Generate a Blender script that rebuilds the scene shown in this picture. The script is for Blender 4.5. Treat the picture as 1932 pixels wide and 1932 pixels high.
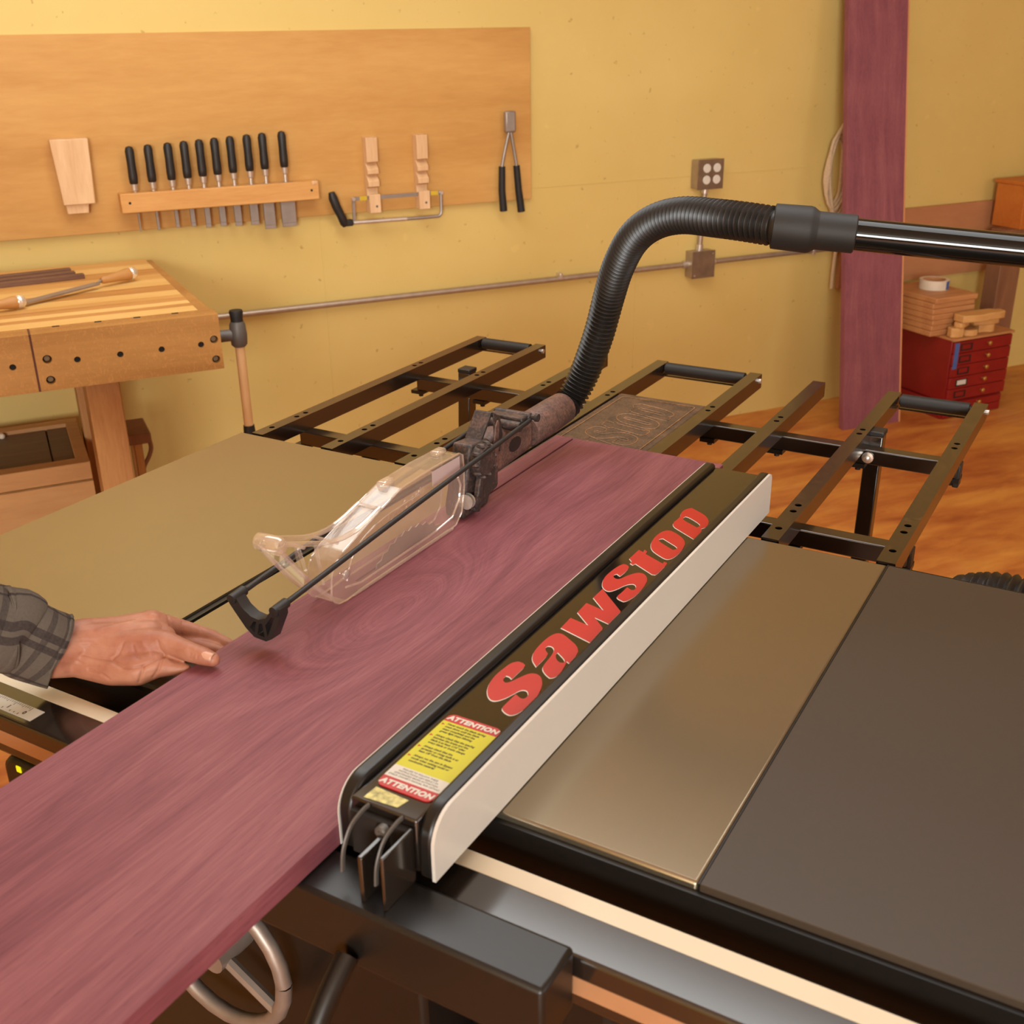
import bpy, bmesh, math, random
from mathutils import Vector, Matrix
random.seed(7)
S = bpy.context.scene
COL = S.collection
for o in list(bpy.data.objects):
    bpy.data.objects.remove(o)

# ------------------------------------------------------------------ frames
T = 0.864                                   # saw table height
WA = math.radians(54.9)                     # the back wall runs at this angle to the saw
WO = Vector((-2.169 * math.sin(WA), 2.169 * math.cos(WA), 0))
SAW = Matrix.Identity(4)
WALL = Matrix.Translation(WO) @ Matrix.Rotation(WA, 4, 'Z')   # local x along wall, local -y into the room

def W(u, v, z):                              # wall coordinates (v = distance out of the wall) -> frame point
    return (u, -v, z)

# ------------------------------------------------------------------ camera
cam = bpy.data.cameras.new('camera'); co = bpy.data.objects.new('camera', cam); COL.objects.link(co)
r_ = Vector((0.86556959, 0.50056956, -0.01481206)); u_ = Vector((-0.18778954, 0.35185507, 0.91702404)); f_ = Vector((-0.46424602, 0.79096658, -0.39855678))
mc = Matrix((r_, u_, -f_)).transposed().to_4x4(); mc.translation = Vector((1.35085, -0.68885, 1.50886))
co.matrix_world = mc
cam.sensor_width = 36; cam.lens = 38.908; cam.clip_start = 0.05; cam.clip_end = 60
cam.dof.use_dof = True; cam.dof.focus_distance = 1.55; cam.dof.aperture_fstop = 10
S.camera = co

# ------------------------------------------------------------------ light and exposure
vs = S.view_settings
S.display_settings.display_device = 'sRGB'
vs.view_transform = 'Standard'; vs.look = 'None'; vs.exposure = 0.0; vs.gamma = 1.0; vs.use_curve_mapping = False
wd = bpy.data.worlds.new('world'); S.world = wd; wd.use_nodes = True
wd.node_tree.nodes['Background'].inputs[0].default_value = (1.0, 0.98, 0.95, 1)
wd.node_tree.nodes['Background'].inputs[1].default_value = 0.05

def area(name, loc, target, sx, sy, power, col):
    l = bpy.data.lights.new(name, 'AREA'); l.shape = 'RECTANGLE'; l.size = sx; l.size_y = sy
    l.energy = power; l.color = col
    o = bpy.data.objects.new(name, l); COL.objects.link(o)
    o.location = loc
    o.rotation_euler = (Vector(target) - Vector(loc)).to_track_quat('-Z', 'Y').to_euler()
    return o
def wpt(u, v, z): return WALL @ Vector(W(u, v, z))
area('softbox_light', wpt(-2.2, 8.4, 2.0), wpt(1.4, 0.2, 0.9), 1.7, 1.5, 325, (0.93, 0.985, 1.0))
area('overhead_fill', wpt(1.0, 1.75, 2.72), wpt(1.0, 1.75, 0), 3.0, 1.1, 46, (0.93, 0.985, 1.0))  # unseen overhead fill, added to light the horizontal surfaces
area('right_fill', wpt(4.2, 6.6, 1.9), wpt(1.6, 2.0, 0.9), 1.6, 1.4, 28, (0.93, 0.985, 1.0))  # unseen fill added at the right, with no window behind it

# ------------------------------------------------------------------ materials
def lin(c):
    def g(x):
        x /= 255.0
        return x / 12.92 if x <= 0.04045 else ((x + 0.055) / 1.055) ** 2.4
    return (g(c[0]), g(c[1]), g(c[2]), 1)

def newmat(name):
    m = bpy.data.materials.new(name); m.use_nodes = True
    nt = m.node_tree; b = nt.nodes['Principled BSDF']
    return m, nt, b

def tex(nt, kind='Object', scale=(1, 1, 1), loc=(0, 0, 0), rot=(0, 0, 0)):
    tc = nt.nodes.new('ShaderNodeTexCoord'); mp = nt.nodes.new('ShaderNodeMapping')
    mp.inputs['Scale'].default_value = scale; mp.inputs['Location'].default_value = loc; mp.inputs['Rotation'].default_value = rot
    nt.links.new(tc.outputs[kind], mp.inputs['Vector'])
    return mp.outputs['Vector']

def noise(nt, vec, scale, detail=4, rough=0.55, dist=0.0):
    n = nt.nodes.new('ShaderNodeTexNoise'); n.inputs['Scale'].default_value = scale
    n.inputs['Detail'].default_value = detail; n.inputs['Roughness'].default_value = rough
    n.inputs['Distortion'].default_value = dist
    nt.links.new(vec, n.inputs['Vector'])
    return n.outputs['Fac']

def ramp(nt, fac, stops):
    r = nt.nodes.new('ShaderNodeValToRGB'); e = r.color_ramp.elements
    while len(e) < len(stops): e.new(0.5)
    for k, (p, c) in enumerate(stops):
        e[k].position = p; e[k].color = c
    nt.links.new(fac, r.inputs['Fac'])
    return r.outputs['Color']

def mixc(nt, fac, a, b, mode='MIX'):
    n = nt.nodes.new('ShaderNodeMix'); n.data_type = 'RGBA'; n.blend_type = mode
    if isinstance(fac, (int, float)): n.inputs[0].default_value = fac
    else: nt.links.new(fac, n.inputs[0])
    for i, v in ((6, a), (7, b)):
        if isinstance(v, tuple): n.inputs[i].default_value = v
        else: nt.links.new(v, n.inputs[i])
    return n.outputs[2]

def mth(nt, op, a, b=None, c=None):
    n = nt.nodes.new('ShaderNodeMath'); n.operation = op
    for i, v in enumerate((a, b, c)):
        if v is None: continue
        if isinstance(v, (int, float)): n.inputs[i].default_value = v
        else: nt.links.new(v, n.inputs[i])
    return n.outputs[0]

def bump(nt, b, h, strength=0.2, dist=0.002):
    n = nt.nodes.new('ShaderNodeBump'); n.inputs['Strength'].default_value = strength; n.inputs['Distance'].default_value = dist
    nt.links.new(h, n.inputs['Height']); nt.links.new(n.outputs['Normal'], b.inputs['Normal'])

def plain(name, col, rough=0.5, metal=0.0, var=0.06, nscale=30, bmp=0.0, spec=0.5, coat=0.0, stretch=(1, 1, 1), ior=1.5):
    m, nt, b = newmat(name)
    c = lin(col)
    v = tex(nt, scale=stretch); f = noise(nt, v, nscale)
    lo = tuple(x * (1 - var) for x in c[:3]) + (1,); hi = tuple(min(1, x * (1 + var)) for x in c[:3]) + (1,)
    nt.links.new(ramp(nt, f, [(0.3, lo), (0.7, hi)]), b.inputs['Base Color'])
    b.inputs['Roughness'].default_value = rough; b.inputs['Metallic'].default_value = metal
    b.inputs['Specular IOR Level'].default_value = spec; b.inputs['IOR'].default_value = ior
    b.inputs['Coat Weight'].default_value = coat; b.inputs['Coat Roughness'].default_value = 0.1
    if bmp: bump(nt, b, f, bmp)
    return m

def wood(name, dark, light, axis='x', rough=0.5, ring=14, stretch=9.0, contrast=1.0, fleck=None, loc=(0, 0, 0), spec=0.4):
    m, nt, b = newmat(name)
    sc = {'x': (1, stretch, stretch), 'y': (stretch, 1, stretch), 'z': (stretch, stretch, 1)}[axis]
    v = tex(nt, scale=sc, loc=loc)
    big = noise(nt, v, ring * 0.12, 3, 0.5, 0.8)
    fine = noise(nt, v, ring * 1.2, 6, 0.65, 0.3)
    f = mth(nt, 'ADD', mth(nt, 'MULTIPLY', big, 0.65), mth(nt, 'MULTIPLY', fine, 0.35))
    c = ramp(nt, f, [(0.5 - 0.16 / contrast, lin(dark)), (0.5 + 0.16 / contrast, lin(light))])
    if fleck:
        v2 = tex(nt, scale={'x': (2, 1, 1), 'y': (1, 2, 1), 'z': (1, 1, 2)}[axis], rot=(0.3, 0.9, 0.5))
        w = nt.nodes.new('ShaderNodeTexNoise'); w.inputs['Scale'].default_value = 70; w.inputs['Detail'].default_value = 2; w.inputs['Distortion'].default_value = 1.5
        nt.links.new(v2, w.inputs['Vector'])
        k = ramp(nt, w.outputs['Fac'], [(0.55, (0, 0, 0, 1)), (0.66, (1, 1, 1, 1))])
        c = mixc(nt, mth(nt, 'MULTIPLY', k, 0.35), c, lin(fleck))
    nt.links.new(c, b.inputs['Base Color'])
    b.inputs['Roughness'].default_value = rough; b.inputs['Specular IOR Level'].default_value = spec
    bump(nt, b, fine, 0.08, 0.001)
    return m

MAT = {}
MAT['black_paint'] = plain('black_paint', (34, 27, 22), 0.16, var=0.05, ior=1.95)
MAT['black_satin'] = plain('black_satin', (25, 21, 18), 0.36, var=0.08)
MAT['black_plastic'] = plain('black_plastic', (32, 28, 26), 0.5, var=0.08)
MAT['black_rubber'] = plain('black_rubber', (27, 24, 22), 0.6, var=0.1)
MAT['hose'] = plain('hose_plastic', (28, 24, 21), 0.38, var=0.08)
MAT['gloss_pipe'] = plain('gloss_pipe', (14, 12, 10), 0.06, var=0.04, spec=0.4)
MAT['steel'] = plain('steel', (214, 206, 196), 0.3, 0.75, var=0.08)
MAT['dull_steel'] = plain('dull_steel', (158, 146, 136), 0.45, 0.6, var=0.1)
MAT['galv'] = plain('galvanised_steel', (176, 160, 142), 0.42, 0.7, var=0.1)
MAT['box_grey'] = plain('weathered_grey_steel', (128, 104, 82), 0.55, 0.4, var=0.18)
MAT['white_lam'] = plain('white_laminate', (212, 204, 194), 0.35, var=0.01)
MAT['cream'] = plain('cream_strip', (228, 212, 184), 0.5, var=0.02)
MAT['tan'] = plain('tan_strip', (176, 128, 90), 0.5, var=0.04)
MAT['red'] = plain('red_vinyl', (184, 38, 28), 0.42, var=0.03)
MAT['label_red'] = plain('label_red', (184, 36, 32), 0.42, var=0.02)
MAT['label_yellow'] = plain('label_yellow', (202, 195, 8), 0.42, var=0.02)
MAT['label_white'] = plain('label_white', (216, 209, 197), 0.45, var=0.02)
MAT['ink'] = plain('ink', (70, 62, 10), 0.5)
MAT['ink_black'] = plain('ink_black', (46, 40, 36), 0.5)
MAT['foil'] = plain('worn_foil', (188, 176, 112), 0.45, 0.3, var=0.5, nscale=160)
MAT['laminate'] = plain('dark_laminate', (64, 52, 40), 0.46, var=0.03, nscale=200)
MAT['bolt_grey'] = plain('worn_bolt', (132, 112, 88), 0.5, 0.3)
MAT['vise_grey'] = plain('grey_cast_iron', (98, 92, 86), 0.5, 0.3)
MAT['hammered_silver'] = plain('polished_steel', (236, 228, 216), 0.25, 0.7)
MAT['cabinet_red'] = plain('cabinet_red_paint', (134, 22, 24), 0.35, var=0.12, nscale=9)
MAT['brass'] = plain('brass', (200, 156, 84), 0.35, 0.8)
MAT['blue_tape'] = plain('blue_tape', (70, 98, 160), 0.6)
MAT['tape_white'] = plain('tape_white', (222, 206, 184), 0.6)
MAT['rope'] = plain('cotton_rope', (206, 176, 138), 0.8, var=0.15, nscale=200)
MAT['green'] = plain('dark_green_rubber', (38, 58, 38), 0.5)
MAT['pink'] = plain('pink_plastic', (200, 110, 90), 0.5)
MAT['joint'] = plain('dark_joint', (92, 46, 26), 0.6)
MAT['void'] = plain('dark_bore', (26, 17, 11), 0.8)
MAT['slot_dark'] = plain('dark_slot', (50, 44, 36), 0.4, 0.4)
MAT['yellow_film'] = plain('yellow_blade_end', (206, 172, 40), 0.5)
MAT['wood_pale'] = wood('pale_wood', (206, 160, 112), (232, 194, 150), 'z')
MAT['wood_pale_x'] = wood('pale_wood_x', (196, 142, 96), (222, 174, 126), 'x')
MAT['wood_board'] = wood('fir_plywood', (188, 134, 66), (208, 158, 88), 'x', stretch=6, ring=8)
MAT['wood_rack'] = wood('rack_fir', (198, 138, 72), (220, 166, 98), 'x')
MAT['oak'] = wood('oak', (160, 110, 54), (184, 134, 72), 'x', fleck=(206, 148, 82), ring=10)
MAT['leg'] = wood('leg_fir', (162, 106, 60), (196, 146, 90), 'z')
MAT['strip_a'] = wood('strip_light', (214, 166, 92), (232, 192, 122), 'x')
MAT['strip_b'] = wood('strip_mid', (198, 144, 78), (216, 168, 98), 'x')
MAT['strip_c'] = wood('strip_dark', (176, 120, 60), (202, 148, 82), 'x')
MAT['chest'] = wood('chest_fir', (174, 120, 70), (204, 154, 98), 'x', ring=7, stretch=5)
MAT['chest_dark'] = wood('chest_panel', (96, 72, 54), (116, 90, 70), 'x')
MAT['dark_stick'] = wood('dark_walnut', (98, 66, 50), (128, 92, 72), 'x')
MAT['handle'] = wood('turned_handle', (172, 118, 62), (200, 146, 86), 'x', stretch=3)
MAT['dowel'] = wood('dowel', (206, 158, 106), (226, 184, 134), 'z', stretch=4)
MAT['ply_pink'] = wood('aged_ply', (170, 112, 72), (192, 134, 92), 'x', ring=6, stretch=4)
MAT['stack'] = wood('stacked_pine', (176, 116, 70), (206, 148, 96), 'x')
MAT['chunk'] = wood('bark_edge_wood', (200, 144, 84), (226, 178, 112), 'x', stretch=3)
MAT['post'] = wood('brown_post', (120, 80, 56), (142, 98, 70), 'z')
MAT['orange_wood'] = wood('orange_wood', (184, 100, 36), (204, 122, 52), 'x', stretch=4)
MAT['purple_end'] = wood('purple_end', (96, 44, 52), (120, 60, 66), 'y')
MAT['sap'] = wood('sap_edge', (206, 140, 92), (222, 160, 110), 'z')

def purpleheart(name, knot=None, axis='y', dk=(106, 55, 64), md=(134, 75, 83), lt=(154, 95, 100)):
    m, nt, b = newmat(name)
    tc = nt.nodes.new('ShaderNodeTexCoord'); sp = nt.nodes.new('ShaderNodeSeparateXYZ'); nt.links.new(tc.outputs['Object'], sp.inputs[0])
    a = sp.outputs['X']; l = sp.outputs['Y'] if axis == 'y' else sp.outputs['Z']
    vec = tex(nt, scale=(5, 1, 5) if axis == 'y' else (5, 5, 1))
    wob = noise(nt, vec, 1.6, 3, 0.5)
    fld = mth(nt, 'ADD', mth(nt, 'MULTIPLY', a, 1.0), mth(nt, 'MULTIPLY', wob, 0.10))
    if knot:
        for (kx, ky, ax, ay, amp) in knot:
            dx = mth(nt, 'DIVIDE', mth(nt, 'SUBTRACT', a, kx), ax); dy = mth(nt, 'DIVIDE', mth(nt, 'SUBTRACT', l, ky), ay)
            d2 = mth(nt, 'ADD', mth(nt, 'MULTIPLY', dx, dx), mth(nt, 'MULTIPLY', dy, dy))
            g = mth(nt, 'EXPONENT', mth(nt, 'MULTIPLY', d2, -1.0))
            fld = mth(nt, 'ADD', fld, mth(nt, 'MULTIPLY', g, amp))
    cx = nt.nodes.new('ShaderNodeCombineXYZ'); nt.links.new(fld, cx.inputs[0])
    nt.links.new(mth(nt, 'MULTIPLY', l, 0.06), cx.inputs[1])
    b1 = noise(nt, cx.outputs[0], 26, 2, 0.5); b2 = noise(nt, cx.outputs[0], 130, 3, 0.6)
    fv = tex(nt, scale=(150, 6, 150) if axis == 'y' else (150, 150, 6)); fine = noise(nt, fv, 3.0, 3, 0.6)
    blotch = noise(nt, tex(nt, scale=(1, 0.5, 1)), 9, 2, 0.5)
    f = mth(nt, 'ADD', mth(nt, 'ADD', mth(nt, 'MULTIPLY', b1, 0.30), mth(nt, 'MULTIPLY', b2, 0.24)), mth(nt, 'ADD', mth(nt, 'MULTIPLY', fine, 0.28), mth(nt, 'MULTIPLY', blotch, 0.18)))
    c = ramp(nt, f, [(0.35, lin(dk)), (0.5, lin(md)), (0.65, lin(lt))])
    fd = noise(nt, tex(nt, scale=(160, 14, 160) if axis == 'y' else (160, 160, 14), loc=(3, 1, 2)), 4, 2, 0.5)
    c = mixc(nt, ramp(nt, fd, [(0.64, (0, 0, 0, 1)), (0.75, (0.45, 0.45, 0.45, 1))]), c, lin((dk[0] - 26, dk[1] - 18, dk[2] - 14)))
    nt.links.new(c, b.inputs['Base Color'])
    b.inputs['Roughness'].default_value = 0.55; b.inputs['Specular IOR Level'].default_value = 0.35
    bump(nt, b, fine, 0.12, 0.0006)
    return m
MAT['purple'] = purpleheart('purpleheart', knot=[(0.655, 0.23, 0.060, 0.14, -0.21), (0.80, 0.10, 0.06, 0.30, 0.05)])
MAT['purple_lean'] = purpleheart('purpleheart_rough', knot=[(3.36, 0.55, 0.05, 0.25, 0.06)], axis='z', dk=(116, 62, 74), md=(138, 78, 86), lt=(156, 94, 98))

def wallmat():
    m, nt, b = newmat('yellow_paint')
    v = tex(nt)
    n1 = noise(nt, v, 1.3, 4, 0.6); n2 = noise(nt, v, 34, 3, 0.6); n3 = noise(nt, tex(nt, loc=(5, 2, 1)), 17, 2, 0.4)
    c = ramp(nt, n1, [(0.3, lin((212, 182, 106))), (0.7, lin((220, 192, 118)))])
    c = mixc(nt, ramp(nt, n2, [(0.66, (0, 0, 0, 1)), (0.73, (0.6, 0.6, 0.6, 1))]), c, lin((160, 122, 60)))
    c = mixc(nt, ramp(nt, n3, [(0.70, (0, 0, 0, 1)), (0.76, (0.4, 0.4, 0.4, 1))]), c, lin((228, 198, 120)))
    nt.links.new(c, b.inputs['Base Color']); b.inputs['Roughness'].default_value = 0.5; b.inputs['Specular IOR Level'].default_value = 0.3
    bump(nt, b, noise(nt, v, 12, 5, 0.7), 0.15, 0.004)
    return m
MAT['wall'] = wallmat()
MAT['room'] = plain('warm_white_paint', (226, 206, 168), 0.8, var=0.02)
MAT['ceiling'] = plain('ceiling_paint', (240, 234, 220), 0.9, var=0.02)

def floormat():
    m, nt, b = newmat('worn_plywood_floor')
    v = tex(nt, scale=(1.0, 3.2, 1), rot=(0, 0, -0.62))
    n1 = noise(nt, v, 1.5, 3, 0.5, 0.9); n2 = noise(nt, v, 7, 5, 0.65, 0.5); n3 = noise(nt, tex(nt), 2.2, 4, 0.6)
    f = mth(nt, 'ADD', mth(nt, 'MULTIPLY', n1, 0.68), mth(nt, 'MULTIPLY', n2, 0.32))
    c = ramp(nt, f, [(0.36, lin((164, 86, 38))), (0.48, lin((192, 116, 52))), (0.62, lin((214, 146, 66)))])
    c = mixc(nt, ramp(nt, n3, [(0.55, (0, 0, 0, 1)), (0.8, (0.5, 0.5, 0.5, 1))]), c, lin((206, 146, 96)))
    nt.links.new(c, b.inputs['Base Color']); b.inputs['Roughness'].default_value = 0.5
    bump(nt, b, n2, 0.1, 0.002)
    return m
MAT['floor'] = floormat()

def ironmat():
    m, nt, b = newmat('ground_cast_iron')
    f = noise(nt, tex(nt, scale=(40, 1.5, 40)), 2, 4, 0.6); g = noise(nt, tex(nt), 4, 4, 0.6)
    c = mixc(nt, mth(nt, 'ADD', mth(nt, 'MULTIPLY', f, 0.3), mth(nt, 'MULTIPLY', g, 0.7)), lin((150, 138, 116)), lin((160, 148, 126)))
    nt.links.new(c, b.inputs['Base Color']); b.inputs['Metallic'].default_value = 0.85
    b.inputs['Roughness'].default_value = 0.24
    return m
MAT['iron'] = ironmat()

def dusty(name, base, dust, lo=0.45, hi=0.62, rough=0.55, up=True, ior=1.5):
    m, nt, b = newmat(name)
    v = tex(nt); n = noise(nt, v, 38, 4, 0.6); s = noise(nt, v, 260, 2, 0.5)
    f = mth(nt, 'ADD', mth(nt, 'MULTIPLY', n, 0.5), mth(nt, 'MULTIPLY', s, 0.5))
    if up:
        ge = nt.nodes.new('ShaderNodeNewGeometry'); sp = nt.nodes.new('ShaderNodeSeparateXYZ'); nt.links.new(ge.outputs['True Normal'], sp.inputs[0])
        f = mth(nt, 'ADD', f, mth(nt, 'MULTIPLY', sp.outputs['Z'], 0.08))
    c = ramp(nt, f, [(lo, lin(base)), (hi, lin(dust))])
    nt.links.new(c, b.inputs['Base Color']); b.inputs['Roughness'].default_value = rough; b.inputs['IOR'].default_value = ior
    return m
MAT['dusty_black'] = dusty('dusty_black_plastic', (50, 42, 39), (118, 86, 74), 0.50, 0.80)
MAT['dusty_port'] = dusty('dusty_port_plastic', (66, 52, 47), (138, 98, 84), 0.40, 0.78)
MAT['dusty_panel'] = dusty('dusty_moulded_panel', (52, 42, 36), (118, 86, 64), 0.44, 0.80, rough=0.5)
MAT['ridge'] = dusty('dust_lined_ridge', (84, 62, 42), (166, 120, 74), 0.36, 0.68)
MAT['rail'] = dusty('outfeed_rail_paint', (34, 24, 18), (92, 60, 40), 0.60, 0.90, rough=0.2, ior=1.9)
MAT['speckled'] = dusty('speckled_black_paint', (30, 24, 20), (130, 104, 72), 0.70, 0.80, rough=0.10, up=False, ior=1.9)

def clearmat(name, tint, base, amp, rough, ior):
    m, nt, b = newmat(name)
    nt.nodes.remove(b)
    out = nt.nodes['Material Output']
    tr = nt.nodes.new('ShaderNodeBsdfTransparent'); tr.inputs[0].default_value = tint
    gl = nt.nodes.new('ShaderNodeBsdfGlossy'); gl.inputs['Roughness'].default_value = rough; gl.inputs[0].default_value = (1, 0.97, 0.93, 1)
    df = nt.nodes.new('ShaderNodeBsdfDiffuse'); df.inputs[0].default_value = lin((238, 214, 196))
    lw = nt.nodes.new('ShaderNodeLayerWeight'); lw.inputs['Blend'].default_value = 0.5
    n = noise(nt, tex(nt, scale=(1, 0.6, 1)), 22, 3, 0.5)
    m1 = nt.nodes.new('ShaderNodeMixShader'); nt.links.new(mth(nt, 'ADD', mth(nt, 'MULTIPLY', n, amp), base), m1.inputs[0]); nt.links.new(tr.outputs[0], m1.inputs[1]); nt.links.new(df.outputs[0], m1.inputs[2])
    m2 = nt.nodes.new('ShaderNodeMixShader'); nt.links.new(mth(nt, 'ADD', mth(nt, 'MULTIPLY', mth(nt, 'POWER', lw.outputs['Facing'], 4.0), 0.6), (ior - 1) * 0.12), m2.inputs[0]); nt.links.new(m1.outputs[0], m2.inputs[1]); nt.links.new(gl.outputs[0], m2.inputs[2])
    nt.links.new(m2.outputs[0], out.inputs['Surface'])
    return m
MAT['clear'] = clearmat('clear_polycarbonate', (0.99, 0.975, 0.96, 1), 0.035, 0.14, 0.08, 1.45)
MAT['clear_edge'] = clearmat('clear_thick_edge', (0.985, 0.97, 0.955, 1), 0.09, 0.20, 0.05, 2.3)
def frosted():
    m, nt, b = newmat('frosted_sticker')
    b.inputs['Base Color'].default_value = lin((222, 196, 192)); b.inputs['Roughness'].default_value = 0.6; b.inputs['Alpha'].default_value = 0.55
    return m
MAT['frosted'] = frosted()
def ledmat():
    m, nt, b = newmat('lit_led')
    b.inputs['Base Color'].default_value = lin((210, 210, 30)); b.inputs['Emission Color'].default_value = lin((235, 230, 20)); b.inputs['Emission Strength'].default_value = 0.7
    return m
MAT['led'] = ledmat()

def skinmat():
    m, nt, b = newmat('skin')
    v = tex(nt)
    n1 = noise(nt, v, 22, 4, 0.6); n2 = noise(nt, v, 240, 3, 0.6)
    c = ramp(nt, n1, [(0.3, lin((154, 92, 70))), (0.55, lin((174, 117, 91))), (0.75, lin((186, 131, 104)))])
    nt.links.new(c, b.inputs['Base Color']); b.inputs['Roughness'].default_value = 0.56
    b.inputs['Subsurface Weight'].default_value = 0.12; b.inputs['Subsurface Radius'].default_value = (0.008, 0.003, 0.0015)
    b.inputs['Subsurface Scale'].default_value = 0.5
    h = mth(nt, 'ADD', mth(nt, 'MULTIPLY', noise(nt, tex(nt, scale=(1, 1, 1)), 60, 3, 0.6, 1.2), 0.7), mth(nt, 'MULTIPLY', n2, 0.3))
    bump(nt, b, h, 0.30, 0.0025)
    return m
MAT['skin'] = skinmat()
MAT['nail'] = plain('fingernail', (204, 152, 126), 0.35, var=0.04)

def plaidmat():
    m, nt, b = newmat('plaid_flannel')
    tc = nt.nodes.new('ShaderNodeTexCoord'); sp = nt.nodes.new('ShaderNodeSeparateXYZ'); nt.links.new(tc.outputs['UV'], sp.inputs[0])
    def stripes(s, period, lines):
        fr = mth(nt, 'MODULO', mth(nt, 'ADD', s, 10.0), period); tot = None
        for c, w in lines:
            k = mth(nt, 'LESS_THAN', mth(nt, 'ABSOLUTE', mth(nt, 'SUBTRACT', fr, c)), w)
            tot = k if tot is None else mth(nt, 'MAXIMUM', tot, k)
        return tot
    a = stripes(sp.outputs['X'], 0.115, [(0.018, 0.0045), (0.034, 0.0055), (0.078, 0.003)])
    l = stripes(sp.outputs['Y'], 0.062, [(0.038, 0.004), (0.054, 0.0022)])
    dark = mth(nt, 'ADD', mth(nt, 'MULTIPLY', a, 0.85), mth(nt, 'MULTIPLY', l, 0.65))
    n = noise(nt, tex(nt), 320, 3, 0.6)
    c = mixc(nt, mth(nt, 'MINIMUM', dark, 1.0), lin((86, 79, 71)), lin((34, 29, 33)))
    c = mixc(nt, mth(nt, 'MULTIPLY', n, 0.28), c, lin((132, 118, 106)))
    nt.links.new(c, b.inputs['Base Color']); b.inputs['Roughness'].default_value = 0.95; b.inputs['Specular IOR Level'].default_value = 0.1
    bump(nt, b, noise(nt, tex(nt), 500, 2, 0.6), 0.3, 0.001)
    return m
MAT['plaid'] = plaidmat()

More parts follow.
